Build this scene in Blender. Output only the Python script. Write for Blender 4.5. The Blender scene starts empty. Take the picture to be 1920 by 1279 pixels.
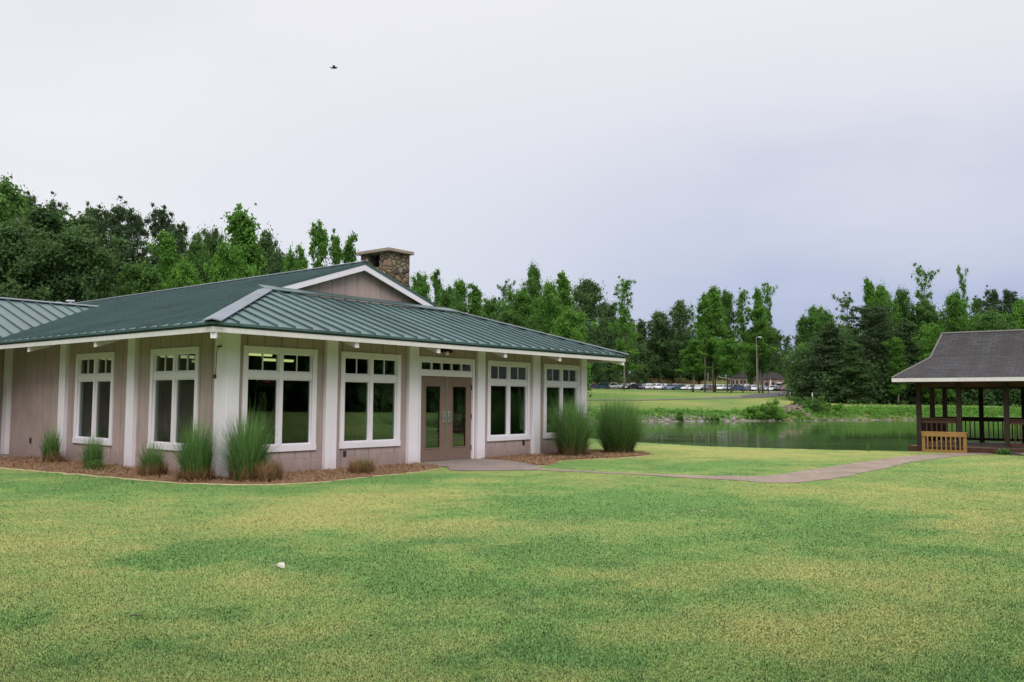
import bpy, bmesh, math, random
import numpy as np
from math import sin, cos, pi, radians
random.seed(7)
rng = np.random.default_rng(11)
scene = bpy.context.scene
COL = scene.collection

# ------------------------------------------------------------------ camera frame
FPX, CX, CY, H = 1630., 960., 639.5, 1.52
P_ = math.atan(112.5 / FPX); R_ = math.atan(.0057)
def comb(a, x, b, y): return tuple(a[i] * x + b[i] * y for i in range(3))
FW = (0, cos(P_), sin(P_)); UP0 = (0, -sin(P_), cos(P_)); RT0 = (1, 0, 0)
RT = comb(RT0, cos(R_), UP0, sin(R_)); UP = comb(UP0, cos(R_), RT0, -sin(R_))
def ray(x, y):
    a = (x - CX) / FPX; b = -(y - CY) / FPX
    return tuple(FW[i] + RT[i] * a + UP[i] * b for i in range(3))
def ground(x, y, z=0.):
    d = ray(x, y); t = (z - H) / d[2]; return (d[0] * t, d[1] * t)
def at_depth(x, y, Y):
    d = ray(x, y); t = Y / d[1]; return (d[0] * t, Y, H + d[2] * t)

# ------------------------------------------------------------------ colour helpers
def s2l(c):
    c = c / 255.; return c / 12.92 if c <= .04045 else ((c + .055) / 1.055) ** 2.4
def rgb(r, g, b): return (s2l(r), s2l(g), s2l(b), 1)

# ------------------------------------------------------------------ materials
class NT:
    def __init__(s, name):
        s.m = bpy.data.materials.new(name); s.m.use_nodes = True
        s.t = s.m.node_tree; s.n = s.t.nodes; s.l = s.t.links; s.n.clear()
        s.out = s.n.new('ShaderNodeOutputMaterial')
    def add(s, typ, **kw):
        nd = s.n.new(typ)
        for k, v in kw.items():
            if k.startswith('i_'): nd.inputs[k[2:].replace('_', ' ')].default_value = v
            else: setattr(nd, k, v)
        return nd
    def lk(s, a, b): s.l.new(a, b)
    def surf(s, o): s.lk(o, s.out.inputs['Surface'])
    def mixc(s, a, b, f, mode='MIX'):
        nd = s.n.new('ShaderNodeMix'); nd.data_type = 'RGBA'; nd.blend_type = mode
        for sock, v in ((nd.inputs['Factor'], f), (nd.inputs['A'], a), (nd.inputs['B'], b)):
            if hasattr(v, 'default_value'): s.lk(v, sock)
            else: sock.default_value = v
        return nd.outputs['Result']
    def math(s, op, a, b=0., c=None):
        nd = s.n.new('ShaderNodeMath'); nd.operation = op
        for i, v in enumerate((a, b) + ((c,) if c is not None else ())):
            if hasattr(v, 'default_value'): s.lk(v, nd.inputs[i])
            else: nd.inputs[i].default_value = v
        return nd.outputs[0]
    def pos(s): return s.add('ShaderNodeNewGeometry').outputs['Position']
    def noise(s, vec, scale, detail=3, rough=.55):
        nd = s.add('ShaderNodeTexNoise'); nd.inputs['Scale'].default_value = scale
        nd.inputs['Detail'].default_value = detail; nd.inputs['Roughness'].default_value = rough
        if vec is not None: s.lk(vec, nd.inputs['Vector'])
        return nd.outputs['Fac']
    def maprange(s, v, a, b, c=0., d=1.):
        nd = s.add('ShaderNodeMapRange'); s.lk(v, nd.inputs[0])
        for i, x in enumerate((a, b, c, d)): nd.inputs[i + 1].default_value = x
        return nd.outputs[0]
    def scale(s, vec, sc):
        nd = s.add('ShaderNodeMapping'); nd.inputs['Scale'].default_value = sc; s.lk(vec, nd.inputs['Vector'])
        return nd.outputs[0]
    def bsdf(s, col, rough=.6, spec=.5, metal=0., normal=None):
        nd = s.add('ShaderNodeBsdfPrincipled')
        if hasattr(col, 'default_value'): s.lk(col, nd.inputs['Base Color'])
        else: nd.inputs['Base Color'].default_value = col
        if hasattr(rough, 'default_value'): s.lk(rough, nd.inputs['Roughness'])
        else: nd.inputs['Roughness'].default_value = rough
        nd.inputs['Specular IOR Level'].default_value = spec
        nd.inputs['Metallic'].default_value = metal
        if normal is not None: s.lk(normal, nd.inputs['Normal'])
        return nd.outputs[0]
    def bump(s, h, strength=.3, dist=.01):
        nd = s.add('ShaderNodeBump'); s.lk(h, nd.inputs['Height'])
        nd.inputs['Strength'].default_value = strength; nd.inputs['Distance'].default_value = dist
        return nd.outputs[0]

def mat_paint(name, c, rough=.6, var=.12, dirt=True, spec=.4, zdirt=None, streak=True):
    k = NT(name); p = k.pos()
    n1 = k.noise(p, 1.3, 4); n2 = k.noise(k.scale(p, (9, 9, .8)) if streak else k.scale(p, (5, 5, 5)), 1.5, 4, .6)
    dark = tuple(x * (1 - var * 2.2) for x in c[:3]) + (1,)
    light = tuple(min(1, x * (1 + var * .6)) for x in c[:3]) + (1,)
    f = k.math('ADD', k.math('MULTIPLY', n1, .5), k.math('MULTIPLY', n2, .5))
    col = k.mixc(dark, light, k.maprange(f, .3, .62))
    if zdirt:
        sp = k.add('ShaderNodeSeparateXYZ'); k.lk(p, sp.inputs[0])
        z = k.math('ADD', sp.outputs[2], k.math('MULTIPLY', k.noise(p, 6, 3), .35))
        col = k.mixc(zdirt, col, k.maprange(z, .12, .5, .35, 1.))
    nb = k.bump(k.noise(p, 60, 3), .15, .004)
    k.surf(k.bsdf(col, rough, spec, normal=nb)); return k.m

def mat_wood(name, c, c2, rough=.75, sc=(3, 3, 40)):
    k = NT(name); tc = k.add('ShaderNodeTexCoord').outputs['Object']
    n = k.noise(k.scale(tc, sc), 1.2, 5, .6); n2 = k.noise(k.pos(), .9, 3)
    col = k.mixc(c, c2, k.maprange(k.math('ADD', k.math('MULTIPLY', n, .6), k.math('MULTIPLY', n2, .4)), .35, .65))
    k.surf(k.bsdf(col, rough, .3, normal=k.bump(n, .2, .005))); return k.m

def mat_flat(name, c, rough=.6, spec=.4, metal=0.):
    k = NT(name); p = k.pos()
    col = k.mixc(tuple(x * .82 for x in c[:3]) + (1,), tuple(min(1, x * 1.1) for x in c[:3]) + (1,), k.noise(p, 7, 3))
    k.surf(k.bsdf(col, rough, spec, metal)); return k.m

def mat_metal_roof(name, c, rough=.42, spec=.5):
    k = NT(name); p = k.pos()
    n = k.noise(k.scale(p, (.7, .7, 2.)), .9, 5, .6)
    n3 = k.noise(p, 14, 3)
    col = k.mixc(tuple(x * .72 for x in c[:3]) + (1,), tuple(min(1, x * 1.3) for x in c[:3]) + (1,), k.maprange(k.math('ADD', k.math('MULTIPLY', n, .7), k.math('MULTIPLY', n3, .3)), .35, .65))
    r = k.maprange(n, .3, .7, rough - .06, rough + .1)
    k.surf(k.bsdf(col, r, spec, 0., k.bump(k.noise(p, 2.5, 2), .12, .02))); return k.m

def mat_glass(name, tint=(.74, .78, .75, 1), refl=.8):
    k = NT(name)
    tr = k.add('ShaderNodeBsdfTransparent'); tr.inputs[0].default_value = tint
    gl = k.add('ShaderNodeBsdfGlossy'); gl.inputs['Roughness'].default_value = .015; gl.inputs[0].default_value = (.9, .95, .95, 1)
    lw = k.add('ShaderNodeFresnel'); lw.inputs[0].default_value = 1.5
    k.lk(k.bump(k.noise(k.pos(), .8, 2), .03, .02), gl.inputs['Normal'])
    mx = k.add('ShaderNodeMixShader'); k.lk(k.math('MULTIPLY', lw.outputs[0], refl), mx.inputs[0])
    k.lk(tr.outputs[0], mx.inputs[1]); k.lk(gl.outputs[0], mx.inputs[2]); k.surf(mx.outputs[0]); return k.m

def mat_foliage(name, dark, light, trans=.35, rough=.6, up=.0, bright=1.0):
    """leaf colour from the 'tint' attribute of the face plus a little variation per tree"""
    k = NT(name)
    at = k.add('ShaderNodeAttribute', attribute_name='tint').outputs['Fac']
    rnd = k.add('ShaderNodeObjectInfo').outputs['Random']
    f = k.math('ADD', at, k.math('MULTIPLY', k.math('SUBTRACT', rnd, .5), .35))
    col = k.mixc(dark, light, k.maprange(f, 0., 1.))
    df = k.add('ShaderNodeBsdfDiffuse'); tl = k.add('ShaderNodeBsdfTranslucent')
    k.lk(col, df.inputs[0])
    c2 = k.mixc(col, (.35, .5, .05, 1), .15)
    k.lk(c2, tl.inputs[0])
    mx = k.add('ShaderNodeMixShader'); mx.inputs[0].default_value = trans
    k.lk(df.outputs[0], mx.inputs[1]); k.lk(tl.outputs[0], mx.inputs[2]); k.surf(mx.outputs[0]); return k.m

M = {}
M['white'] = mat_paint('white paint', (.81, .765, .84, 1), .5, .03, zdirt=(.55, .49, .46, 1))
M['fascia'] = mat_paint('fascia paint', (.70, .66, .67, 1), .55, .07)
M['siding'] = mat_paint('taupe siding', (.41, .315, .305, 1), .7, .11, zdirt=(.24, .17, .15, 1))
M['siding_dark'] = mat_flat('siding groove', (.050, .040, .037, 1), .9)
M['soffit'] = mat_paint('soffit paint', (.30, .22, .20, 1), .8, .1)
M['roof'] = mat_metal_roof('green metal roof', (.036, .082, .080, 1), .40, 1.0)
M['cap'] = mat_metal_roof('roof cap metal', (.145, .165, .195, 1), .5, .5)  # same roof metal, with the sky's reflection put into a paler base colour
M['drip'] = mat_flat('dark drip edge', (.008, .022, .02, 1), .5)
M['glass'] = mat_glass('window glass')
M['door'] = mat_paint('taupe door paint', (.20, .135, .110, 1), .45, .06, streak=False)
M['steel'] = mat_flat('brushed steel', (.55, .55, .55, 1), .3, .5, .9)
M['dark_metal'] = mat_flat('dark metal', (.03, .03, .03, 1), .5)
M['red'] = mat_flat('dark red plastic', (.13, .015, .015, 1), .4)
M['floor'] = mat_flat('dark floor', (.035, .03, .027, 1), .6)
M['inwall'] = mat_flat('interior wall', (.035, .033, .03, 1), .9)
M['concrete'] = mat_paint('patio concrete', (.235, .185, .165, 1), .9, .16, streak=False)
M['gaz_wood'] = mat_wood('dark stained wood', (.020, .013, .011, 1), (.050, .030, .025, 1))
M['gaz_red'] = mat_wood('red brown wood', (.045, .020, .014, 1), (.105, .052, .037, 1))
M['new_wood'] = mat_wood('yellow new lumber', (.22, .12, .035, 1), (.38, .22, .075, 1))
M['deck'] = mat_wood('deck boards', (.11, .065, .045, 1), (.22, .15, .11, 1))
M['bark'] = mat_wood('tree bark', (.05, .04, .03, 1), (.16, .135, .11, 1), .9, (4, 4, 1))
M['bark_pale'] = mat_wood('pale bark', (.085, .075, .06, 1), (.20, .18, .15, 1), .9, (4, 4, 1))
M['asphalt'] = mat_flat('asphalt', (.085, .08, .085, 1), .9); M['drive'] = mat_flat('worn drive', (.13, .135, .10, 1), .95)
M['tyre'] = mat_flat('tyre rubber', (.012, .012, .012, 1), .8)
M['rim'] = mat_flat('wheel rim', (.4, .4, .41, 1), .35, .5, .7)
M['carglass'] = mat_flat('dark car glass', (.012, .015, .018, 1), .12, .7)
M['lamp_red'] = mat_flat('tail lamp', (.3, .01, .01, 1), .3)
M['lamp_clear'] = mat_flat('head lamp', (.7, .7, .68, 1), .2)
def emis(name, c, s):
    k = NT(name); e = k.add('ShaderNodeEmission'); e.inputs[0].default_value = c; e.inputs[1].default_value = s
    k.surf(e.outputs[0]); return k.m
M['tube'] = emis('fluorescent tube glow', (.80, .86, .34, 1), 1.15)
M['exit'] = emis('exit sign glow', (.9, .05, .03, 1), .22)

def mat_car():
    k = NT('car paint'); oi = k.add('ShaderNodeObjectInfo')
    k.surf(k.bsdf(oi.outputs['Color'], .28, .6)); return k.m
M['car'] = mat_car()

def mat_stone():
    k = NT('field stone'); tc = k.add('ShaderNodeTexCoord').outputs['Object']
    vn = k.add('ShaderNodeTexVoronoi', feature='F1'); vn.inputs['Scale'].default_value = 4.6
    dis = k.add('ShaderNodeTexNoise'); dis.inputs['Scale'].default_value = 3; k.lk(tc, dis.inputs['Vector'])
    va = k.add('ShaderNodeVectorMath', operation='MULTIPLY_ADD'); k.lk(dis.outputs['Color'], va.inputs[0]); va.inputs[1].default_value = (.22, .22, .22); k.lk(tc, va.inputs[2])
    mp = k.scale(va.outputs[0], (1, 1, 1.35)); k.lk(mp, vn.inputs['Vector'])
    ve = k.add('ShaderNodeTexVoronoi', feature='DISTANCE_TO_EDGE'); ve.inputs['Scale'].default_value = 4.6; k.lk(mp, ve.inputs['Vector'])
    sp = k.add('ShaderNodeSeparateColor'); k.lk(vn.outputs['Color'], sp.inputs[0])
    rp = k.add('ShaderNodeValToRGB'); el = rp.color_ramp.elements
    el[0].position = 0; el[0].color = (.075, .055, .045, 1); el[1].position = 1; el[1].color = (.36, .31, .24, 1)
    for q, c in ((.2, (.17, .115, .075, 1)), (.4, (.26, .21, .15, 1)), (.55, (.13, .13, .085, 1)), (.7, (.30, .21, .10, 1)), (.85, (.22, .16, .14, 1))):
        e = el.new(q); e.color = c
    k.lk(sp.outputs[0], rp.inputs[0])
    n = k.noise(tc, 9, 5)
    col = k.mixc(rp.outputs[0], (.09, .08, .06, 1), k.maprange(n, .45, .75, 0, .6))
    col = k.mixc((.07, .06, .05, 1), col, k.maprange(ve.outputs['Distance'], .015, .07))
    hgt = k.math('ADD', k.maprange(ve.outputs['Distance'], 0, .14), k.math('MULTIPLY', n, .3))
    k.surf(k.bsdf(col, .9, .2, normal=k.bump(hgt, .8, .05))); return k.m
M['stone'] = mat_stone()
M['capstone'] = mat_paint('cap slab', (.34, .28, .22, 1), .9, .15, streak=False)
M['flue_dark'] = mat_flat('flue_dark', (.012, .01, .009, 1), .95)

def mat_shingle():
    k = NT('asphalt shingles'); tc = k.add('ShaderNodeTexCoord').outputs['UV']
    br = k.add('ShaderNodeTexBrick'); k.lk(tc, br.inputs['Vector'])
    br.inputs['Scale'].default_value = 1.; br.inputs['Brick Width'].default_value = .30; br.inputs['Row Height'].default_value = .125
    br.inputs['Mortar Size'].default_value = .012; br.inputs['Mortar Smooth'].default_value = .3; br.inputs['Bias'].default_value = 0.
    br.inputs['Color1'].default_value = (.046, .045, .047, 1); br.inputs['Color2'].default_value = (.072, .070, .072, 1); br.inputs['Mortar'].default_value = (.03, .027, .028, 1)
    n = k.noise(k.scale(tc, (1.8, .35, 1)), 1.1, 4); g = k.noise(tc, 90, 2)
    col = k.mixc(br.outputs[0], (.04, .035, .037, 1), k.maprange(n, .42, .7, 0, .65))
    col = k.mixc(col, (.17, .16, .165, 1), k.maprange(g, .5, .8, 0, .3))
    sx = k.add('ShaderNodeSeparateXYZ'); k.lk(tc, sx.inputs[0])
    saw = k.math('FRACT', k.math('DIVIDE', sx.outputs[1], .125))
    h = k.math('ADD', k.math('SUBTRACT', 1., saw), k.math('MULTIPLY', br.outputs['Fac'], -.6))
    k.surf(k.bsdf(col, .95, .2, normal=k.bump(h, .6, .012))); return k.m
M['shingle'] = mat_shingle()

# ------------------------------------------------------------------ mesh builder
class MB:
    def __init__(s): s.v = []; s.f = []; s.m = []; s.uv = {}
    def face(s, pts, mi=0, uv=None):
        b = len(s.v); s.v += [tuple(p) for p in pts]; s.f.append(tuple(range(b, b + len(pts)))); s.m.append(mi)
        if uv: s.uv[len(s.f) - 1] = uv
    def box(s, x0, x1, y0, y1, z0, z1, mi=0):
        b = len(s.v)
        s.v += [(x0, y0, z0), (x1, y0, z0), (x1, y1, z0), (x0, y1, z0), (x0, y0, z1), (x1, y0, z1), (x1, y1, z1), (x0, y1, z1)]
        for q in ((0, 3, 2, 1), (4, 5, 6, 7), (0, 1, 5, 4), (1, 2, 6, 5), (2, 3, 7, 6), (3, 0, 4, 7)):
            s.f.append(tuple(b + i for i in q)); s.m.append(mi)
    def hexa(s, lo, hi, mi=0):
        """solid between two quads"""
        b = len(s.v); s.v += [tuple(p) for p in lo] + [tuple(p) for p in hi]
        for q in ((0, 3, 2, 1), (4, 5, 6, 7), (0, 1, 5, 4), (1, 2, 6, 5), (2, 3, 7, 6), (3, 0, 4, 7)):
            s.f.append(tuple(b + i for i in q)); s.m.append(mi)
    def slab(s, poly, t, mi=0):
        """extrude a planar polygon downwards (z) by t"""
        n = len(poly); b = len(s.v); s.v += [tuple(p) for p in poly] + [(p[0], p[1], p[2] - t) for p in poly]
        s.f.append(tuple(range(b, b + n))); s.m.append(mi)
        s.f.append(tuple(range(b + 2 * n - 1, b + n - 1, -1))); s.m.append(mi)
        for i in range(n):
            j = (i + 1) % n; s.f.append((b + i, b + n + i, b + n + j, b + j)); s.m.append(mi)
    def beam(s, p, q, w, h, mi=0, up=(0, 0, 1)):
        p = np.array(p, float); q = np.array(q, float); d = q - p; d /= np.linalg.norm(d)
        u_ = np.array(up, float); a = np.cross(d, u_); a /= np.linalg.norm(a); c = np.cross(a, d)
        lo = [p + a * w / 2 - c * h / 2, p - a * w / 2 - c * h / 2, p - a * w / 2 + c * h / 2, p + a * w / 2 + c * h / 2]
        hi = [x + (q - p) for x in lo]; s.hexa(lo, hi, mi)
    def tube(s, pts, rad, n=6, mi=0, cap=True):
        pts = [np.array(p, float) for p in pts]; rings = []
        for i, p in enumerate(pts):
            d = pts[min(i + 1, len(pts) - 1)] - pts[max(i - 1, 0)]; d /= (np.linalg.norm(d) + 1e-9)
            ref = np.array((0, 0, 1.)) if abs(d[2]) < .9 else np.array((1., 0, 0))
            a = np.cross(d, ref); a /= np.linalg.norm(a); c = np.cross(d, a)
            r = rad[i] if hasattr(rad, '__len__') else rad
            b = len(s.v); s.v += [tuple(p + (a * cos(2 * pi * k / n) + c * sin(2 * pi * k / n)) * r) for k in range(n)]; rings.append(b)
        for i in range(len(rings) - 1):
            for k in range(n):
                s.f.append((rings[i] + k, rings[i] + (k + 1) % n, rings[i + 1] + (k + 1) % n, rings[i + 1] + k)); s.m.append(mi)
        if cap:
            s.f.append(tuple(rings[0] + k for k in range(n))[::-1]); s.m.append(mi)
            s.f.append(tuple(rings[-1] + k for k in range(n))); s.m.append(mi)
    def mesh(s, name, mats, smooth=False):
        me = bpy.data.meshes.new(name); me.from_pydata(s.v, [], s.f)
        for mt in (mats if isinstance(mats, (list, tuple)) else [mats]): me.materials.append(mt)
        me.polygons.foreach_set('material_index', s.m)
        if s.uv:
            ul = me.uv_layers.new(name='UVMap')
            for fi, uv in s.uv.items():
                for li, c in zip(me.polygons[fi].loop_indices, uv): ul.data[li].uv = c
        if smooth: me.polygons.foreach_set('use_smooth', [True] * len(me.polygons))
        me.update(); return me
    def build(s, name, mats, parent=None, smooth=False, fix=True):
        me = s.mesh(name, mats, smooth)
        if fix:
            bm = bmesh.new(); bm.from_mesh(me); bmesh.ops.recalc_face_normals(bm, faces=bm.faces); bm.to_mesh(me); bm.free()
        return link(name, me, parent)
def link(name, me, parent=None):
    o = bpy.data.objects.new(name, me); COL.objects.link(o)
    if parent is not None: o.parent = parent
    return o
def empty(name, loc=(0, 0, 0), rz=0):
    o = bpy.data.objects.new(name, None); COL.objects.link(o); o.location = loc; o.rotation_euler = (0, 0, rz)
    o.empty_display_size = .3; return o
def tag(o, label=None, cat=None, group=None, kind=None):
    if label: o['label'] = label
    if cat: o['category'] = cat
    if group: o['group'] = group
    if kind: o['kind'] = kind
    return o
def bevel(o, w=.006, seg=1):
    md = o.modifiers.new('bevel', 'BEVEL'); md.width = w; md.segments = seg; md.limit_method = 'ANGLE'; return o

# ------------------------------------------------------------------ building frame
AZ = radians(39.2)
UX, UY = sin(AZ), cos(AZ); VX, VY = -cos(AZ), sin(AZ)
C0 = (-5.5512, 16.9162)
def B2W(u, v): return (C0[0] + u * UX + v * VX, C0[1] + u * UY + v * VY)
def W2B(x, y):
    a = x - C0[0]; b = y - C0[1]; return (a * UX + b * UY, a * VX + b * VY)

# ------------------------------------------------------------------ terrain
near_pts = [(-60, 60), (-22, 55), (-8, 47), (0, 40), (3.2, 36.5), (4.9, 32.6), (6.8, 30.2), (10.2, 28.4), (12.65, 27.8), (14.5, 28.2), (17, 28.0), (20, 26.8), (40, 20), (66, 24), (84, 150), (120, 200)]
far_pts = [(-60, 86), (-10, 88), (14, 95), (31, 103.5), (52, 115), (75, 122), (120, 126)]
def lerp_tab(tab, x):
    return np.interp(x, [p[0] for p in tab], [p[1] for p in tab])
PROF = [(0, -1.1), (2.0, -.72), (5, .35), (9, .75), (30, 1.25), (50, 2.25), (70, 3.1), (130, 4.6), (172, 5.55), (182, 5.85), (204, 7.0), (218, 8.5), (240, 11.6), (280, 13.5), (500, 17), (2600, 40)]
def terrain(x, y):
    x = np.asarray(x, float); y = np.asarray(y, float)
    yn = lerp_tab(near_pts, x); yf = lerp_tab(far_pts, x)
    nearz = -1.6 * np.clip((y - yn) / 3.0, 0, 1) ** 1.6
    farz = lerp_tab(PROF, (y - yf))
    mound = 1.5 * np.exp(-(((x - 62) / 22) ** 2 + ((y - 315) / 18) ** 2))
    pond = np.where(y < yf, nearz, farz + mound)
    pond = np.where(y < yn, 0., pond)
    w = np.clip((x + 26) / 8, 0, 1); w = w * w * (3 - 2 * w)
    land = np.clip((y - 45) / 60, 0, None) * 1.0
    return pond * w + land * (1 - w)
def tz(x, y): return float(terrain(x, y))
def hit(px, py):
    d = ray(px, py); t = 3.
    while t < 900:
        x, y, z = d[0] * t, d[1] * t, H + d[2] * t
        if z < tz(x, y): return (x, y, tz(x, y))
        t *= 1.004
    return (d[0] * 400, d[1] * 400, tz(d[0] * 400, d[1] * 400))

# value noise in numpy
_perm = rng.random((256, 256))
def vnoise(x, y):
    xi = np.floor(x).astype(int); yi = np.floor(y).astype(int); fx = x - xi; fy = y - yi
    fx = fx * fx * (3 - 2 * fx); fy = fy * fy * (3 - 2 * fy)
    g = lambda a, b: _perm[a % 256, b % 256]
    return (g(xi, yi) * (1 - fx) + g(xi + 1, yi) * fx) * (1 - fy) + (g(xi, yi + 1) * (1 - fx) + g(xi + 1, yi + 1) * fx) * fy
def fbm(x, y, o=4):
    t = 0; a = .5; n = 0
    for i in range(o): t = t + a * vnoise(x * 2 ** i + 13.7 * i, y * 2 ** i + 7.1 * i); n += a; a *= .55
    return t / n

# worn straw coloured and fresh green patches of the lawn: (px, py, rx, ry, amount)
BL = [(800, 930, 210, 20, 1.0), (640, 950, 180, 22, .5), (250, 985, 300, 35, .65), (90, 1050, 200, 60, .75), (330, 1110, 260, 45, .5), (560, 1075, 220, 40, .45),
      (560, 960, 150, 16, .5), (980, 965, 60, 12, -.3), (1020, 925, 90, 12, .2), (1120, 912, 120, 9, .45), (960, 1105, 130, 26, .5), (860, 1055, 90, 14, .55), (1250, 1185, 260, 50, .55), (900, 1150, 260, 30, .5),
      (620, 1160, 260, 40, .3), (1000, 1230, 260, 50, .45), (760, 1000, 120, 14, .35), (1500, 1160, 240, 60, .35), (1560, 1075, 120, 25, .45), (1870, 900, 170, 45, .6),
      (1840, 985, 70, 22, .5), (1700, 920, 150, 20, .25), (1150, 1070, 120, 25, .4), (1300, 1065, 110, 14, .3), (1450, 845, 260, 10, 1.0), (1300, 850, 200, 10, .7), (1650, 852, 120, 6, .6),
      (200, 905, 420, 14, -1.2), (520, 918, 160, 10, -.9), (720, 903, 120, 9, -.8), (880, 892, 120, 6, -.8), (1250, 945, 280, 28, -1.1), (1100, 945, 150, 25, -.7), (780, 963, 180, 12, -.7), (1300, 877, 200, 13, -1.0), (1100, 873, 90, 10, -.8), (1500, 905, 150, 10, -.5),
      (360, 1050, 90, 13, -.7), (440, 1038, 100, 12, -.5), (840, 1080, 80, 20, -.6), (620, 1000, 80, 13, -.4), (330, 1092, 50, 10, -.5), (70, 1170, 110, 50, -.8), (250, 1215, 220, 35, -.7), (450, 1200, 150, 30, -.5), (690, 1060, 100, 25, -.6), (920, 1130, 160, 16, -.5),
      (1150, 1262, 190, 30, -.7), (1070, 1110, 90, 16, -.7), (1290, 1020, 190, 30, -.6), (1520, 1000, 200, 30, -.6), (1720, 1030, 150, 20, -.7), (1480, 1110, 140, 40, -.6), (1360, 1230, 90, 30, -.4), (1850, 1120, 100, 60, -.5), (1880, 1230, 100, 40, -.5), (1150, 1230, 90, 15, -.3), (1700, 1230, 150, 40, .2),
      (1260, 757, 60, 5, 1.2), (1430, 757, 60, 5, 1.0), (1350, 741, 200, 2.5, .6), (1620, 742, 110, 4, 1.3), (1540, 757, 110, 5, .9), (1700, 747, 200, 3, .7), (1250, 770, 150, 7, -.6), (1650, 766, 250, 8, -.7)]
_bl = []
for (px, py, rx, ry, am) in BL:
    if py > 800:
        c = ground(px, py); a = ground(px + rx, py); b1 = ground(px, py + ry); b0 = ground(px, py - ry)
    else:
        c = hit(px, py); a = hit(px + rx, py); b1 = hit(px, py + ry); b0 = hit(px, py - ry)
    ang = math.atan2(c[0], c[1]); sx = math.hypot(a[0] - c[0], a[1] - c[1]) * .8; sy = max(.3, math.hypot(b0[0] - b1[0], b0[1] - b1[1]) / 2 * .9)
    _bl.append((c[0], c[1], ang, sx, sy, am))
def straw(x, y):
    t = np.zeros_like(x)
    wx = x + (fbm(x * 1.1 + 5, y * 1.1) - .5) * 1.6; wy = y + (fbm(x * 1.1 + 50, y * 1.1 + 9) - .5) * 1.6
    for (cx, cy, a, sx, sy, am) in _bl:
        dx = wx - cx; dy = wy - cy; p = dx * cos(a) - dy * sin(a); q = dx * sin(a) + dy * cos(a)
        t = t + am * np.exp(-((p / sx) ** 2 + (q / sy) ** 2))
    n = fbm(x * .45, y * .45, 4) * .9 + fbm(x * 2.3 + 3, y * 2.3, 3) * .55 + fbm(x * .9 + 33, y * 2.2, 3) * .35
    return .40 + t * .60 + (n - .9) * 1.45 + (fbm(x * 4.5 + 8, y * 6.5, 2) - .5) * .35

# setting polygons (building coordinates for the beds, world for the paths)
def smooth_poly(pts, n=6):
    out = []; L = len(pts)
    for i in range(L):
        p0, p1, p2, p3 = [np.array(pts[(i + k) % L], float) for k in (-1, 0, 1, 2)]
        for j in range(n):
            t = j / n; out.append(tuple(.5 * ((2 * p1) + (-p0 + p2) * t + (2 * p0 - 5 * p1 + 4 * p2 - p3) * t * t + (-p0 + 3 * p1 - 3 * p2 + p3) * t ** 3)))
    return out
bed1 = [B2W(u, v) for u, v in [(-.55, 9.0)] + [(-1.75, 8.0), (-1.85, 5.9), (-1.6, 3.9), (-1.35, 2.3), (-1.25, .9), (-1.05, -.35), (-.55, -1.35), (.1, -1.85), (.8, -2.0), (2.3, -1.75), (3.6, -1.7), (4.6, -1.35), (5.25, -.55), (5.3, .17), (3, .17), (.2, .17), (.18, .2), (.18, 4), (.18, 8.9)]]
bed2 = [B2W(u, v) for u, v in [(7.5, .17), (7.55, -.6), (7.3, -1.5), (6.75, -2.35), (6.9, -2.6), (7.6, -2.3), (8.6, -1.75), (10, -2.1), (11.3, -2.4), (12.4, -2.25), (13.1, -1.5), (13.1, -.4), (12.8, .3), (12.55, .17), (10, .17)]]
patio = [B2W(u, v) for u, v in [(5.1, .095), (5.0, -1.2), (4.3, -1.95), (4.45, -2.25), (5.65, -3.25), (6.2, -3.0), (7.1, -1.9), (7.6, -.9), (7.6, .095)]]
walk = [B2W(u, v) for u, v in [(-1.1, 9.4), (-.9, 8.6), (.12, 8.6), (.12, 10.74), (-7, 10.74), (-7, 9.6), (-2, 9.7)]]
path = [(.62, 19.75), (2.6, 18.55), (4.7, 18.0), (5.6, 18.4), (7.66, 20.92), (9.4, 22.9), (11.1, 24.9), (12.7, 26.2), (14.1, 27.0), (14.6, 26.5), (13.3, 25.6), (10.6, 22.9), (8.49, 20.17), (6.9, 18.1), (5.79, 16.95), (5.12, 16.55), (4.4, 16.95), (3.0, 18.0), (1.9, 18.65), (.5, 19.35)]
def inside(poly, x, y):
    r = np.zeros(x.shape, bool); n = len(poly)
    for i in range(n):
        x0, y0 = poly[i]; x1, y1 = poly[(i + 1) % n]
        if y0 == y1: continue
        c = ((y0 > y) != (y1 > y)) & (x < (x1 - x0) * (y - y0) / (y1 - y0) + x0); r ^= c
    return r
def ragged(poly, step, amp, seed):
    g = np.random.default_rng(seed); out = []; n = len(poly)
    for i in range(n):
        a = np.array(poly[i]); b = np.array(poly[(i + 1) % n]); m = max(1, int(np.linalg.norm(b - a) / step))
        for k in range(m): out.append(tuple(a + (b - a) * k / m + (g.normal(0, amp, 2) if m > 1 else 0)))
    return out
bed1 = ragged(bed1, .16, .028, 4); bed2 = ragged(bed2, .16, .028, 5); patio = ragged(patio, .3, .012, 6)
path = ragged(smooth_poly(path, 3), .22, .035, 2)

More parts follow.
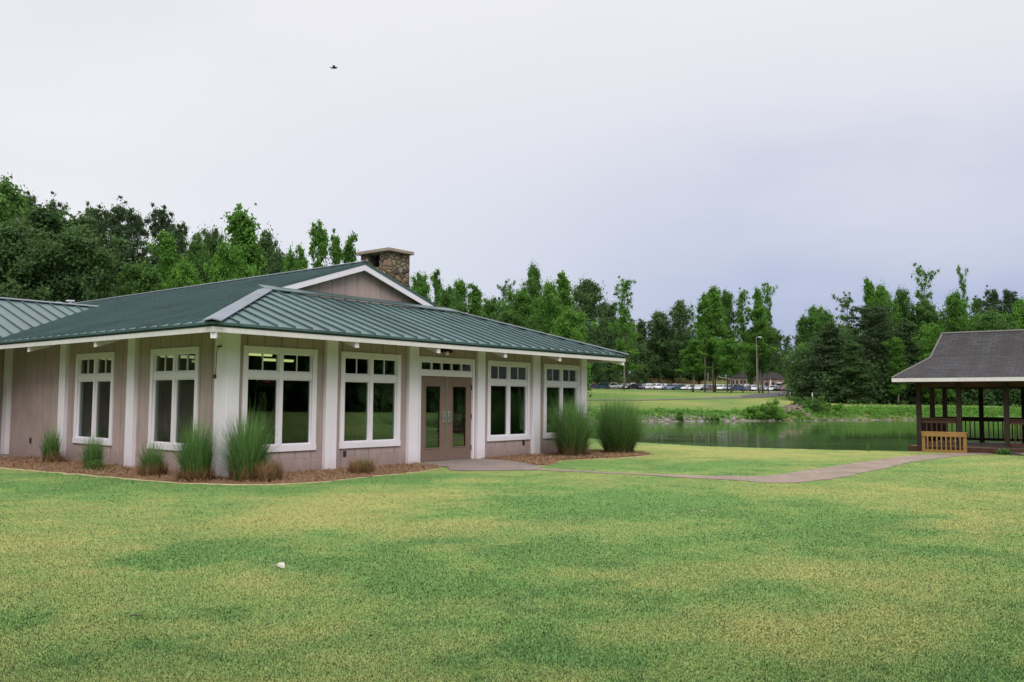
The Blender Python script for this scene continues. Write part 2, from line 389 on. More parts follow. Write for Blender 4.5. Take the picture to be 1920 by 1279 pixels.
def grid_axis(segs):
    out = []
    for a, b, st in segs: out += list(np.arange(a, b - 1e-6, st))
    out.append(segs[-1][1]); return np.array(out)
gx = grid_axis([(-1500, -300, 150), (-300, -60, 20), (-60, -16, 2), (-16, 20, .25), (20, 70, 1.5), (70, 160, 4), (160, 400, 20), (400, 1600, 150)])
gy = grid_axis([(-600, -60, 60), (-60, 2, 4), (2, 34, .25), (34, 60, 1.), (60, 130, 1.), (130, 180, 1.5), (180, 360, 3), (360, 600, 20), (600, 2600, 200)])
X, Y = np.meshgrid(gx, gy); Z = terrain(X, Y); S = straw(X, Y)
def grid_mesh(name, X, Y, Z):
    ny, nx = X.shape; me = bpy.data.meshes.new(name)
    co = np.stack([X.ravel(), Y.ravel(), Z.ravel()], 1).astype(np.float32)
    i = np.arange(ny - 1)[:, None] * nx + np.arange(nx - 1)[None, :]
    f = np.stack([i, i + 1, i + nx + 1, i + nx], -1).reshape(-1, 4).astype(np.int32)
    me.vertices.add(len(co)); me.vertices.foreach_set('co', co.ravel())
    me.loops.add(f.size); me.loops.foreach_set('vertex_index', f.ravel())
    me.polygons.add(len(f)); me.polygons.foreach_set('loop_start', np.arange(0, f.size, 4, dtype=np.int32))
    me.polygons.foreach_set('use_smooth', np.ones(len(f), bool)); me.update(calc_edges=True); return me
me = grid_mesh('lawn', X, Y, Z)
at = me.attributes.new('straw', 'FLOAT', 'POINT'); at.data.foreach_set('value', S.ravel().astype(np.float32))

GREEN = ((.108, .240, .070, 1), (.150, .305, .090, 1)); STRAW = ((.345, .335, .112, 1), (.43, .40, .148, 1))
def mat_lawn(name, blades):
    k = NT(name); p = k.pos()
    st = k.add('ShaderNodeAttribute', attribute_name='straw').outputs['Fac']
    n1 = k.noise(p, 5.5, 4, .65); n2 = k.noise(k.scale(p, (1, 1, 1)), 38, 3, .7)
    if blades:
        rd = k.add('ShaderNodeAttribute', attribute_name='rnd').outputs['Fac']
        f = k.math('ADD', k.math('ADD', st, k.math('MULTIPLY', k.math('SUBTRACT', n1, .5), .75)), k.math('MULTIPLY', k.math('SUBTRACT', rd, .5), .55))
    else:
        rd = n2
        f = k.math('ADD', k.math('ADD', st, k.math('MULTIPLY', k.math('SUBTRACT', n1, .5), .9)), k.math('MULTIPLY', k.math('SUBTRACT', n2, .5), 1.2))
    f = k.maprange(f, .12, 1.02)
    g = k.mixc(GREEN[0], GREEN[1], rd); s = k.mixc(STRAW[0], STRAW[1], rd)
    g = k.mixc(g, (.075, .19, .065, 1), k.maprange(k.noise(p, .7, 2), .4, .65, 0, .5))
    col = k.mixc(g, s, k.math('MULTIPLY_ADD', f, .74, .07))
    if not blades:
        col = k.mixc(col, (.40, .40, .15, 1), .06)
        sp = k.add('ShaderNodeSeparateXYZ'); k.lk(p, sp.inputs[0])
        far = k.maprange(sp.outputs[1], 60, 110)
        # far banks: brighter green, browner hillside beyond the car park
        hill = k.maprange(sp.outputs[1], 295, 312)
        fx = k.noise(k.scale(p, (.05, .12, 1)), 1., 4)
        fcol = k.mixc(col, k.mixc((.075, .155, .04, 1), (.25, .21, .085, 1), k.maprange(fx, .44, .66)), .6)
        hcol = k.mixc((.11, .16, .045, 1), (.26, .17, .08, 1), k.maprange(k.noise(k.scale(p, (.06, .06, 1)), 1., 4), .4, .62))
        fcol = k.mixc(fcol, hcol, hill)
        # bare mud at the water line
        mud = k.maprange(k.math('ADD', sp.outputs[2], k.math('MULTIPLY', k.noise(p, .9, 3), .5)), -.55, -.1, 1, 0)
        col = k.mixc(k.mixc(col, fcol, far), (.075, .065, .045, 1), mud)
        nb = k.bump(k.math('ADD', n2, k.math('MULTIPLY', k.noise(p, 110, 2), .6)), .5, .03)
        d = k.add('ShaderNodeBsdfDiffuse'); k.lk(col, d.inputs[0]); k.lk(nb, d.inputs['Normal']); k.surf(d.outputs[0])
    else:
        col = k.mixc(col, (.0, .0, .0, 1), 0.)
        gm = k.add('ShaderNodeNewGeometry'); mxn = k.add('ShaderNodeVectorMath', operation='MULTIPLY_ADD')
        k.lk(gm.outputs['Normal'], mxn.inputs[0]); mxn.inputs[1].default_value = (.12, .12, .12); mxn.inputs[2].default_value = (0, 0, 1)
        nn = k.add('ShaderNodeVectorMath', operation='NORMALIZE'); k.lk(mxn.outputs[0], nn.inputs[0])
        d = k.add('ShaderNodeBsdfDiffuse'); k.lk(col, d.inputs[0]); k.lk(nn.outputs[0], d.inputs['Normal'])
        k.surf(d.outputs[0])
    return k.m
M['lawn'] = mat_lawn('lawn', False); M['blade'] = mat_lawn('grass blades', True)
me.materials.append(M['lawn'])
tag(link('lawn_ground', me), kind='structure')

# grass blades of the near lawn: one mesh
def grass_blades(n=1200000):
    # uniform over the view of the lawn, thinning with distance
    r = rng.random(n); ynear, yfar = 3.6, 33.
    yy = 1 / (1 / ynear + (1 / yfar - 1 / ynear) * r)
    half = .66 * yy + 1.0
    xx = (rng.random(n) * 2 - 1) * half
    ub = (xx - C0[0]) * UX + (yy - C0[1]) * UY; vb = (xx - C0[0]) * VX + (yy - C0[1]) * VY
    bad = inside(bed1, xx, yy) | inside(bed2, xx, yy) | inside(patio, xx, yy) | inside(path, xx, yy) | inside(walk, xx, yy)
    bad |= ((ub > -.0) & (vb > -.0) & (ub < 12.6)) | ((vb > 10.7) & (ub < .2)) | (yy > lerp_tab(near_pts, xx) + .3)
    k = ~bad; xx, yy = xx[k], yy[k]; n = len(xx)
    st = straw(xx, yy)
    hgt = (.005 + .009 * rng.random(n)) * (1 + .010 * yy) * np.where(st < .25, 1.15, .9)
    wd = .0017 + .00030 * yy
    a = rng.random(n) * 2 * pi; la = rng.random(n) * 2 * pi; ll = hgt * (.25 + .75 * rng.random(n))
    z0 = terrain(xx, yy)
    co = np.zeros((n, 3, 3), np.float32)
    co[:, 0, 0] = xx - np.cos(a) * wd; co[:, 0, 1] = yy - np.sin(a) * wd; co[:, 0, 2] = z0 - .003
    co[:, 1, 0] = xx + np.cos(a) * wd; co[:, 1, 1] = yy + np.sin(a) * wd; co[:, 1, 2] = z0 - .003
    co[:, 2, 0] = xx + np.cos(la) * ll; co[:, 2, 1] = yy + np.sin(la) * ll; co[:, 2, 2] = z0 + hgt
    me = bpy.data.meshes.new('lawn_grass')
    me.vertices.add(n * 3); me.vertices.foreach_set('co', co.ravel())
    me.loops.add(n * 3); me.loops.foreach_set('vertex_index', np.arange(n * 3, dtype=np.int32))
    me.polygons.add(n); me.polygons.foreach_set('loop_start', np.arange(0, n * 3, 3, dtype=np.int32)); me.update(calc_edges=True)
    me.attributes.new('straw', 'FLOAT', 'POINT').data.foreach_set('value', np.repeat(st, 3).astype(np.float32))
    me.attributes.new('rnd', 'FLOAT', 'POINT').data.foreach_set('value', np.repeat(rng.random(n), 3).astype(np.float32))
    me.materials.append(M['blade']); o = link('lawn_grass', me)
    tag(o, 'short mown grass blades of the near lawn', 'grass', kind='stuff')
grass_blades()

# flat sheets: beds, patio, path
def sheet(name, poly, z, mat, t=.03):
    mb = MB(); mb.slab([(p[0], p[1], z) for p in poly], t + z); o = mb.build(name, mat); tag(o, kind='structure'); return o
def mat_mulch():
    k = NT('pine straw mulch'); p = k.pos()
    n = k.noise(k.scale(p, (1, 1, 1)), 70, 3, .7); n2 = k.noise(p, 2.2, 3)
    col = k.mixc((.11, .062, .038, 1), (.29, .17, .098, 1), k.maprange(n, .32, .68))
    col = k.mixc(col, (.30, .22, .13, 1), k.maprange(n2, .45, .7, 0, .6))
    d = k.bsdf(col, .95, .1, normal=k.bump(n, .5, .01)); k.surf(d); return k.m
M['mulch'] = mat_mulch()
M['needle'] = mat_flat('pine needle', (.30, .18, .10, 1), .9)
M['rim_straw'] = mat_flat('bleached bed rim', (.50, .43, .24, 1), .95)
def offset_poly(poly, d):
    c = []; n = len(poly); area = sum(poly[i][0] * poly[(i + 1) % n][1] - poly[(i + 1) % n][0] * poly[i][1] for i in range(n))
    sg = 1 if area > 0 else -1
    for i in range(n):
        x0, y0 = poly[i - 1]; x1, y1 = poly[(i + 1) % n]; L = math.hypot(x1 - x0, y1 - y0) or 1
        c.append((poly[i][0] + sg * (y1 - y0) / L * d, poly[i][1] - sg * (x1 - x0) / L * d))
    return c
for nm, bd in (('mulch_bed', bed1), ('mulch_bed', bed2)):
    bd = [(q[0], q[1]) for q in bd]
    sheet('bleached_grass_edge', ragged(bd, 9, 0, 1) if False else [(q[0] + random.uniform(-.04, .04), q[1] - .10 + random.uniform(-.05, .03)) for q in bd], .010, M['rim_straw'])
    o = sheet(nm, bd, .016, M['mulch'])
sheet('door_patio', patio, .024, M['concrete'])
sheet('side_walk', walk, .022, M['concrete'])
sheet('footpath', path, .012, mat_paint('worn footpath', (.275, .21, .165, 1), .95, .2, streak=False))
# loose pine needles
def needles(n=26000):
    pts = []; allp = [bed1, bed2]
    xs = []; ys = []
    for bd in allp:
        x0, x1 = min(p[0] for p in bd), max(p[0] for p in bd); y0, y1 = min(p[1] for p in bd), max(p[1] for p in bd)
        m = int(n * .5); x = rng.uniform(x0 - .2, x1 + .2, m * 3); y = rng.uniform(y0 - .2, y1 + .2, m * 3)
        kx = x + rng.normal(0, .06, m * 3); ky = y + rng.normal(0, .06, m * 3); kk = inside(bd, kx, ky); xs.append(x[kk][:m]); ys.append(y[kk][:m])
    x = np.concatenate(xs); y = np.concatenate(ys); n = len(x)
    a = rng.random(n) * 2 * pi; L = rng.uniform(.04, .09, n); w = .004
    z = .02 + rng.random(n) * .03; dz = rng.normal(0, .02, n)
    co = np.zeros((n, 4, 3), np.float32)
    for i, (sl, sw) in enumerate(((-1, -1), (1, -1), (1, 1), (-1, 1))):
        co[:, i, 0] = x + np.cos(a) * L * sl - np.sin(a) * w * sw; co[:, i, 1] = y + np.sin(a) * L * sl + np.cos(a) * w * sw; co[:, i, 2] = z + dz * sl
    quads('mulch_needles', co, M['needle'], None, 'loose brown pine needles over the beds', 'mulch')
def quads(name, co, mat, tint=None, label=None, cat=None):
    n = co.shape[0]; m = co.shape[1]; me = bpy.data.meshes.new(name)
    me.vertices.add(n * m); me.vertices.foreach_set('co', co.astype(np.float32).ravel())
    me.loops.add(n * m); me.loops.foreach_set('vertex_index', np.arange(n * m, dtype=np.int32))
    me.polygons.add(n); me.polygons.foreach_set('loop_start', np.arange(0, n * m, m, dtype=np.int32)); me.update(calc_edges=True)
    if tint is not None: me.attributes.new('tint', 'FLOAT', 'POINT').data.foreach_set('value', np.repeat(tint, m).astype(np.float32))
    me.materials.append(mat)
    if label is None: return me
    o = link(name, me); return tag(o, label, cat, kind='stuff')
needles()

# water
def mat_water():
    k = NT('pond water'); p = k.pos()
    n = k.noise(k.scale(p, (1, .6, 1)), 1.6, 3); n2 = k.noise(k.scale(p, (.05, .22, 1)), 1., 3)
    b = k.add('ShaderNodeBsdfPrincipled'); b.inputs['Base Color'].default_value = (.050, .095, .030, 1)
    b.inputs['Roughness'].default_value = .06; b.inputs['IOR'].default_value = 1.33
    k.lk(k.maprange(n2, .4, .7, .05, .12), b.inputs['Roughness'])
    k.lk(k.bump(n, .02, .05), b.inputs['Normal']); k.surf(b.outputs[0]); return k.m
M['water'] = mat_water()
xs = np.linspace(-45, 150, 60); ys = np.linspace(8, 130, 40); A, Bq = np.meshgrid(xs, ys)
me = grid_mesh('pond_water', A, Bq, A * 0 - .7); me.materials.append(M['water']); tag(link('pond_water', me), kind='structure')

# ------------------------------------------------------------------ clubhouse
W, OV = 12.42, .88
ZE, SL = 2.93, .333
house = empty('clubhouse', (C0[0], C0[1], 0), math.atan2(UY, UX))
tag(house, 'single storey taupe clubhouse with white posts and green standing seam metal roof', 'building')
ALEN = 23.0
def wall(name, axis, pos, inward, a0, a1, openings, z1=3.0):
    """siding wall along an axis; outer face at pos, thickness goes inward"""
    mb = MB(); T = .16 * inward; G = .022 * inward
    def bx(p, q, za, zb, d0, d1, mi):
        lo, hi = sorted((pos + d0, pos + d1))
        if axis == 'u': mb.box(p, q, lo, hi, za, zb, mi)
        else: mb.box(lo, hi, p, q, za, zb, mi)
    brk = sorted(set([a0, a1] + [o[0] for o in openings] + [o[1] for o in openings]))
    for p, q in zip(brk, brk[1:]):
        ops = sorted([(o[2], o[3]) for o in openings if o[0] < (p + q) / 2 < o[1]]); z = 0.
        for oa, ob in ops + [(z1, z1)]:
            if oa > z: bx(p, q, z, oa, G, T, 1)
            z = max(z, ob)
    grooves = list(np.arange(a0, a1, .405)) + [a1]
    bb = sorted(set(grooves + brk)); gs = set(grooves)
    for p, q in zip(bb, bb[1:]):
        if q - p < .03: continue
        pa = p + (.007 if p in gs else 0); qa = q - (.007 if q in gs else 0)
        ops = sorted([(o[2], o[3]) for o in openings if o[0] < (p + q) / 2 < o[1]]); z = .29
        if not (ops and ops[0][0] <= 0): bx(p, q, .0, .287, -.001 * inward, G, 0)
        for oa, ob in ops + [(z1, z1)]:
            if oa > z: bx(pa, qa, z, oa, 0, G, 0)
            z = max(z, ob)
    return mb.build(name, [M['siding'], M['siding_dark']], house)
WZ0, WZ1 = .45, 2.60
winF = [(.42, 2.25), (2.91, 4.72), (7.88, 9.70), (10.35, 12.14)]
DOOR = (5.32, 7.35)
winL = [(1.14, 3.04), (4.68, 6.57)]
inset = .06
opF = [(a + inset, b - inset, WZ0 + inset, WZ1 - inset) for a, b in winF] + [(DOOR[0] + inset, DOOR[1] - inset, 0, 2.54)]
opL = [(a + inset, b - inset, WZ0 + inset, WZ1 - inset) for a, b in winL]
winR = [(.75, 2.65), (4.4, 6.2), (8.2, 10.0), (11.6, 13.4), (18.2, 20.0)]; RD = (14.9, 16.9)
opR = [(a + inset, b - inset, WZ0 + inset, WZ1 - inset) for a, b in winR] + [(RD[0] + inset, RD[1] - inset, 0, 2.54)]
wall('wall', 'u', .10, 1, .12, W - .12, opF)
wall('wall', 'v', .10, 1, .262, ALEN, opL)
wall('wall', 'v', W - .10, -1, .262, ALEN, opR)
mb = MB(); mb.box(.262, W - .262, ALEN - .16, ALEN, 0, 3.0); mb.build('wall', M['siding'], house)

def columns(lst, face):
    for a, b in lst:
        mb = MB()
        if face == 'F': mb.box(a, b, 0, .118, 0, 2.96)
        elif face == 'L': mb.box(0, .118, a, b, 0, 2.96)
        else: mb.box(W - .118, W, a, b, 0, 2.96)
        bevel(mb.build('column', M['white'], house), .008)
columns([(2.45, 2.76), (4.93, 5.25), (7.40, 7.70), (9.76, 10.08)], 'F')
columns([(3.60, 3.92), (6.98, 7.30), (10.36, 10.68)], 'L')
columns([(3.60, 3.92), (6.98, 7.30), (10.36, 10.68), (14.0, 14.3)], 'R')
def corner(u0, su):
    mb = MB(); s = su
    def b(x0, x1, y0, y1):
        xs_ = sorted((u0 + s * x0, u0 + s * x1)); mb.box(xs_[0], xs_[1], y0, y1, 0, 2.96)
    b(0, .30, 0, .118); 
    mb2 = MB(); xs_ = sorted((u0, u0 + s * .118)); mb2.box(xs_[0], xs_[1], .1185, .42, 0, 2.96)
    mb.v += []; off = len(mb.v); mb.v += mb2.v; mb.f += [tuple(i + off for i in f) for f in mb2.f]; mb.m += mb2.m
    bevel(mb.build('column', M['white'], house), .006)
corner(0, 1); corner(W, -1)

def window(kind, pos, out, a, b, z0=WZ0, z1=WZ1):
    """double window with divided transoms. kind 'u' or 'v' axis; pos = wall face; out = outward sign"""
    mb = MB(); gl = MB(); sl = MB()
    def bx(m, p, q, za, zb, d0, d1, mi=0):
        lo, hi = sorted((pos + out * d0, pos + out * d1))
        if kind == 'u': m.box(p, q, lo, hi, za, zb, mi)
        else: m.box(lo, hi, p, q, za, zb, mi)
    cw = .115
    # casing proud of the wall
    bx(mb, a, a + cw, z0 + .13, z1, -.10, .030); bx(mb, b - cw, b, z0 + .13, z1, -.10, .030)
    bx(mb, a + cw, b - cw, z1 - cw, z1, -.10, .028)
    m = (a + b) / 2
    bx(mb, m - .045, m + .045, z0 + .13, z1 - cw, -.10, .016)
    bx(mb, a + cw, m - .045, 1.955, 2.085, -.10, .012); bx(mb, m + .045, b - cw, 1.955, 2.085, -.10, .012)
    # sashes
    for p, q in ((a + cw, m - .045), (m + .045, b - cw)):
        for za, zb in ((z0 + .13, 1.955), (2.085, z1 - cw)):
            s = .032
            bx(mb, p, p + s, za, zb, -.07, -.012); bx(mb, q - s, q, za, zb, -.07, -.012)
            bx(mb, p + s, q - s, za, za + s, -.07, -.012); bx(mb, p + s, q - s, zb - s, zb, -.07, -.012)
            bx(gl, p + s - .004, q - s + .004, za + s - .004, zb - s + .004, -.046, -.040)
        c = (p + q) / 2; bx(mb, c - .012, c + .012, 2.085 + .032, z1 - cw - .032, -.060, -.025)
    bx(sl, a - .012, b + .012, z0, z0 + .128, -.10, .036)
    w = bevel(mb.build('window', M['white'], house), .003)
    gl.build('glass', M['glass'], w); bevel(sl.build('sill', M['white'], w), .004)
    return w
for a, b in winF: window('u', .10, -1, a, b)
for a, b in winL: window('v', .10, -1, a, b)
for a, b in winR: window('v', W - .10, 1, a, b)

def door_unit(kind, pos, out, a, b):
    def bxx(m, p, q, za, zb, d0, d1, mi=0):
        lo, hi = sorted((pos + out * d0, pos + out * d1))
        if kind == 'u': m.box(p, q, lo, hi, za, zb, mi)
        else: m.box(lo, hi, p, q, za, zb, mi)
    mb = MB(); cw = .075
    bxx(mb, a, a + cw, 0.02, 2.60, -.12, .030); bxx(mb, b - cw, b, .02, 2.60, -.12, .030)
    bxx(mb, a + cw, b - cw, 2.48, 2.60, -.12, .028); bxx(mb, a + cw, b - cw, 2.125, 2.26, -.12, .016)
    gl = MB(); n = 5; p0, q0 = a + cw + .035, b - cw - .035; ww = (q0 - p0) / n
    bxx(mb, a + cw, p0, 2.26, 2.48, -.08, .0); bxx(mb, q0, b - cw, 2.26, 2.48, -.08, .0)
    bxx(mb, p0, q0, 2.26, 2.285, -.08, .0); bxx(mb, p0, q0, 2.455, 2.48, -.08, .0)
    for i in range(1, n): bxx(mb, p0 + i * ww - .018, p0 + i * ww + .018, 2.285, 2.455, -.07, -.004)
    bxx(gl, p0, q0, 2.28, 2.46, -.046, -.040)
    fr = bevel(mb.build('door_frame', M['white'], house), .003); gl.build('glass', M['glass'], fr)
    th = MB(); bxx(th, a + cw, b - cw, 0, .045, -.12, .02); th.build('threshold', M['steel'], fr)
    m = (a + b) / 2
    for side, (p, q) in enumerate(((a + cw + .004, m - .004), (m + .004, b - cw - .004))):
        d = MB(); ga, gb = p + .20, q - .22 if side == 0 else q - .20
        if side == 1: ga = p + .22
        gz0, gz1 = .35, 1.88
        bxx(d, p, ga, .05, 2.12, -.065, -.02); bxx(d, gb, q, .05, 2.12, -.065, -.02)
        bxx(d, ga, gb, .05, gz0, -.065, -.02); bxx(d, ga, gb, gz1, 2.12, -.065, -.02)
        # raised glazing bead
        for (x0, x1, y0, y1) in ((ga - .02, ga + .008, gz0 - .02, gz1 + .02), (gb - .008, gb + .02, gz0 - .02, gz1 + .02)): bxx(d, x0, x1, y0, y1, -.0195, -.010)
        bxx(d, ga + .008, gb - .008, gz0 - .02, gz0 + .008, -.0195, -.010); bxx(d, ga + .008, gb - .008, gz1 - .008, gz1 + .02, -.0195, -.010)
        do = bevel(d.build('door', M['door'], house), .003)
        g = MB(); bxx(g, ga, gb, gz0, gz1, -.045, -.039); g.build('glass', M['glass'], do)
        h = MB(); hx = q - .085 if side == 0 else p + .085
        def pt(a_, z, o_): return (a_, pos + out * o_, z) if kind == 'u' else (pos + out * o_, a_, z)
        bxx(h, hx - .035, hx + .035, .96, 1.26, -.02, -.012)
        h.tube([pt(hx, 1.0, -.012), pt(hx, 1.0, .045), pt(hx, 1.22, .045), pt(hx, 1.22, -.012)], .013, 8)
        h.tube([pt(hx, 1.12, -.012), pt(hx, 1.12, .02)], .028, 10)
        h.build('door_handle', M['steel'], do)
        pb = MB(); bxx(pb, p + .1, q - .1, .97, 1.03, -.11, -.07); pb.build('push_bar', M['steel'], do)
        if side == 0 or side == 1:
            e = (p - .008) if side == 0 else (q + .004)
            for zz in (.25, 1.05, 1.8): hg = MB(); bxx(hg, e - .012, e + .016, zz, zz + .13, -.03, .0); hg.build('hinge', M['dark_metal'], do)
    ast = MB(); bxx(ast, m - .012, m + .012, .05, 2.12, -.018, -.006); ast.build('centre_strip', M['steel'], fr)
door_unit('u', .10, -1, *DOOR); door_unit('v', W - .10, 1, *RD)

# roof planes: eave height ZE at distance OV outside the walls
e0, e1 = -OV, W + OV; mid = (e0 + e1) / 2
def zF(v): return ZE + SL * (v + OV)
def zL(u): return ZE + SL * (u - e0)
def zR(u): return ZE + SL * (e1 - u)
GV = 2.72            # v where the front skirt roof stops
RV = 3.12            # front edge of the gable overhang
RT_ = .05; RIB = .042; RW = .022
ZR = zL(mid)
def rib(mb, p, q, h=RIB, w=RW):
    p = np.array(p, float); q = np.array(q, float); d = q - p
    a = np.array((-d[1], d[0], 0)); a /= np.linalg.norm(a); a *= w / 2; up = np.array((0, 0, h)); dn = np.array((0, 0, -.01))
    mb.hexa([p + a + dn, p - a + dn, p - a + up, p + a + up], [q + a + dn, q - a + dn, q - a + up, q + a + up])
gu = GV - e0 + e0    # hip line is u = v on the left corner
rf = MB()
hl = (e0 + (GV + OV), GV); hr = (e1 - (GV + OV), GV)
rf.slab([(e0, -OV, zF(-OV)), (e1, -OV, zF(-OV)), (hr[0], GV, zF(GV)), (hl[0], GV, zF(GV))], RT_)
for i in range(60):
    uu = .10 + .4205 * (i - 2)
    if uu < e0 + .15 or uu > e1 - .15: continue
    top = min(GV, -OV + (uu - e0), -OV + (e1 - uu)) - .02
    if top > -OV + .15: rib(rf, (uu, -OV - .004, zF(-OV - .004)), (uu, top, zF(top)))
roofF = rf.build('roof_panel', M['roof'], house)
def side_roof(sgn):
    z = zL if sgn < 0 else zR; E_ = e0 if sgn < 0 else e1
    hx = hl[0] if sgn < 0 else hr[0]
    mb = MB(); t = RT_
    gx0 = hx
    # main slope behind the gable front and the corner triangle in front of it
    mb.slab([(E_, -OV, z(E_)), (gx0, GV, z(gx0)), (gx0, RV, z(gx0)), (mid, RV, ZR), (mid, ALEN + .5, ZR), (E_, ALEN + .5, z(E_))], t)
    vv = -OV + .25
    while vv < ALEN + .5:
        run = abs(mid - E_) if vv > RV else min(abs(hx - E_), vv + OV)
        u_in = E_ + (run - .03) * (1 if sgn < 0 else -1)
        if run > .2: rib(mb, (E_, vv, z(E_)), (u_in, vv, z(u_in)))
        vv += .4205
    return mb.build('roof_panel', M['roof'], house)
side_roof(-1); side_roof(1)
# wing roof (left)
WV0, WVR = 9.12, 14.0; WU = -15.
def zW(v): return ZE + SL * (v - WV0)
wr = MB(); zr = zW(WVR); ur = e0 + (WVR - WV0)
wr.slab([(WU, WV0, ZE), (e0 + .0, WV0, ZE), (ur, WVR, zr), (WU, WVR, zr)], RT_)
wr.slab([(WU, 2 * WVR - WV0, ZE), (WU, WVR, zr), (ur, WVR, zr), (e0, 2 * WVR - WV0, ZE)], RT_)
uu = WU + .2
while uu < ur:
    v0 = WV0 if uu < e0 else WV0 + (uu - e0) + .02
    if v0 < WVR - .1: rib(wr, (uu, v0, zW(v0)), (uu, WVR - .03, zW(WVR - .03)))
    uu += .4205
wr.build('roof_panel', M['roof'], house)

def cap_strip(name, p, q, w, drop, t=.02, lift=RIB + .004):
    """bent cap along p-q; each wing falls by drop"""
    p = np.array(p, float); q = np.array(q, float); d = q - p; a = np.array((d[1], -d[0], 0)); a /= np.linalg.norm(a)
    up = np.array((0, 0, lift)); mb = MB()
    for s, dr in ((1, drop[0]), (-1, drop[1])):
        e = a * s * w; dz = np.array((0, 0, -dr))
        mb.hexa([p + up, q + up, q + up + e + dz, p + up + e + dz], [x + np.array((0, 0, t)) for x in (p + up, q + up, q + up + e + dz, p + up + e + dz)])
    return mb.build(name, M['cap'], house)
k2 = SL / math.sqrt(2)
cap_strip('ridge_cap', (mid, RV, ZR), (mid, ALEN + .5, ZR), .14, (.047, .047))
cap_strip('ridge_cap', (WU, WVR, zr), (ur + .1, WVR, zr), .14, (.047, .047))
cap_strip('hip_cap', (e0 - .03, -OV - .03, ZE - .01), (hl[0] + .03, GV + .03, zF(GV + .03)), .17, (.17 * k2, .17 * k2))
cap_strip('hip_cap', (e1 + .03, -OV - .03, ZE - .01), (hr[0] - .03, GV + .03, zF(GV + .03)), .12, (.12 * k2, .12 * k2))
# head flashing above the skirt roof and gable front
fl = MB()
fl.hexa([(hl[0] - .02, GV - .03, zF(GV) + .035), (hr[0] + .02, GV - .03, zF(GV) + .035), (hr[0] - .1, GV + .42, zF(GV) + .17), (hl[0] + .1, GV + .42, zF(GV) + .17)],
        [(hl[0] - .02, GV - .03, zF(GV) + .06), (hr[0] + .02, GV - .03, zF(GV) + .06), (hr[0] - .1, GV + .42, zF(GV) + .20), (hl[0] + .1, GV + .42, zF(GV) + .20)])
fl.build('flashing', M['roof'], house)
GW = RV + .22
gb = MB(); zb_ = zF(GV) + .10
ul = e0 + (zb_ - ZE) / SL + .1; ur2 = e1 - (zb_ - ZE) / SL - .1
n = 0; xs_ = list(np.arange(ul, ur2, .43)) + [ur2]
for p, q in zip(xs_, xs_[1:]):
    cuts = [p + .006, q - .006] if not (p < mid < q) else [p + .006, mid, q - .006]
    for c0, c1 in zip(cuts, cuts[1:]):
        t0 = min(zL(c0), zR(c0)) - .06; t1 = min(zL(c1), zR(c1)) - .06
        if t0 <= zb_ + .01 and t1 <= zb_ + .01: continue
        t0 = max(t0, zb_ + .005); t1 = max(t1, zb_ + .005)
        gb.hexa([(c0, GW, zb_), (c1, GW, zb_), (c1, GW + .05, zb_), (c0, GW + .05, zb_)], [(c0, GW, t0), (c1, GW, t1), (c1, GW + .05, t1), (c0, GW + .05, t0)])
gb.hexa([(ul, GW + .02, zb_), (ur2, GW + .02, zb_), (ur2, GW + .06, zb_), (ul, GW + .06, zb_)], [(mid - .01, GW + .02, ZR - .1), (mid + .01, GW + .02, ZR - .1), (mid + .01, GW + .06, ZR - .1), (mid - .01, GW + .06, ZR - .1)], 1)
gb.build('gable_wall', [M['siding'], M['siding_dark']], house)
for sgn in (-1, 1):
    rk = MB(); z = zL if sgn < 0 else zR; E_ = e0 if sgn < 0 else e1
    ub = hl[0] - .02 if sgn < 0 else hr[0] + .02
    y0_, y1_ = RV + .01, RV + .05
    zz = .055; hh = .155
    rk.hexa([(ub, y0_, z(ub) - zz - hh), (mid, y0_, ZR - zz - hh), (mid, y1_, ZR - zz - hh), (ub, y1_, z(ub) - zz - hh)],
            [(ub, y0_, z(ub) - zz), (mid, y0_, ZR - zz), (mid, y1_, ZR - zz), (ub, y1_, z(ub) - zz)])
    rk.build('rake_board', M['white'], house)
# fascia, drip edge, soffit, rafter beams
FO = OV - .03
def eave_run(p, q, inn):
    """p,q eave corner points (u,v), inn inward unit"""
    fa = MB(); fa.hexa([(p[0], p[1], 2.745), (q[0], q[1], 2.745), (q[0] + inn[0] * .04, q[1] + inn[1] * .04, 2.745), (p[0] + inn[0] * .04, p[1] + inn[1] * .04, 2.745)],
                       [(p[0], p[1], 2.845), (q[0], q[1], 2.845), (q[0] + inn[0] * .04, q[1] + inn[1] * .04, 2.845), (p[0] + inn[0] * .04, p[1] + inn[1] * .04, 2.845)])
    fa.build('fascia', M['fascia'], house)
    dr = MB(); o = .012
    dr.hexa([(p[0] - inn[0] * o, p[1] - inn[1] * o, 2.848), (q[0] - inn[0] * o, q[1] - inn[1] * o, 2.848), (q[0] + inn[0] * .1, q[1] + inn[1] * .1, 2.848), (p[0] + inn[0] * .1, p[1] + inn[1] * .1, 2.848)],
            [(p[0] - inn[0] * o, p[1] - inn[1] * o, 2.876), (q[0] - inn[0] * o, q[1] - inn[1] * o, 2.876), (q[0] + inn[0] * .1, q[1] + inn[1] * .1, 2.876), (p[0] + inn[0] * .1, p[1] + inn[1] * .1, 2.876)])
    dr.build('drip_edge', M['drip'], house)
eave_run((-FO, -FO), (W + FO, -FO), (0, 1))
eave_run((-FO, -FO + .041), (-FO, WV0 + .03), (1, 0))
eave_run((W + FO, -FO + .041), (W + FO, ALEN + .5), (-1, 0))
eave_run((WU, WV0 + .03), (-FO - .001, WV0 + .03), (0, 1))
so = MB(); zs = 2.80
def zs_(d): return 2.80 + SL * d      # soffit height at distance d inside the fascia
f4 = FO - .04; z_in = zs_(f4 + .1) 
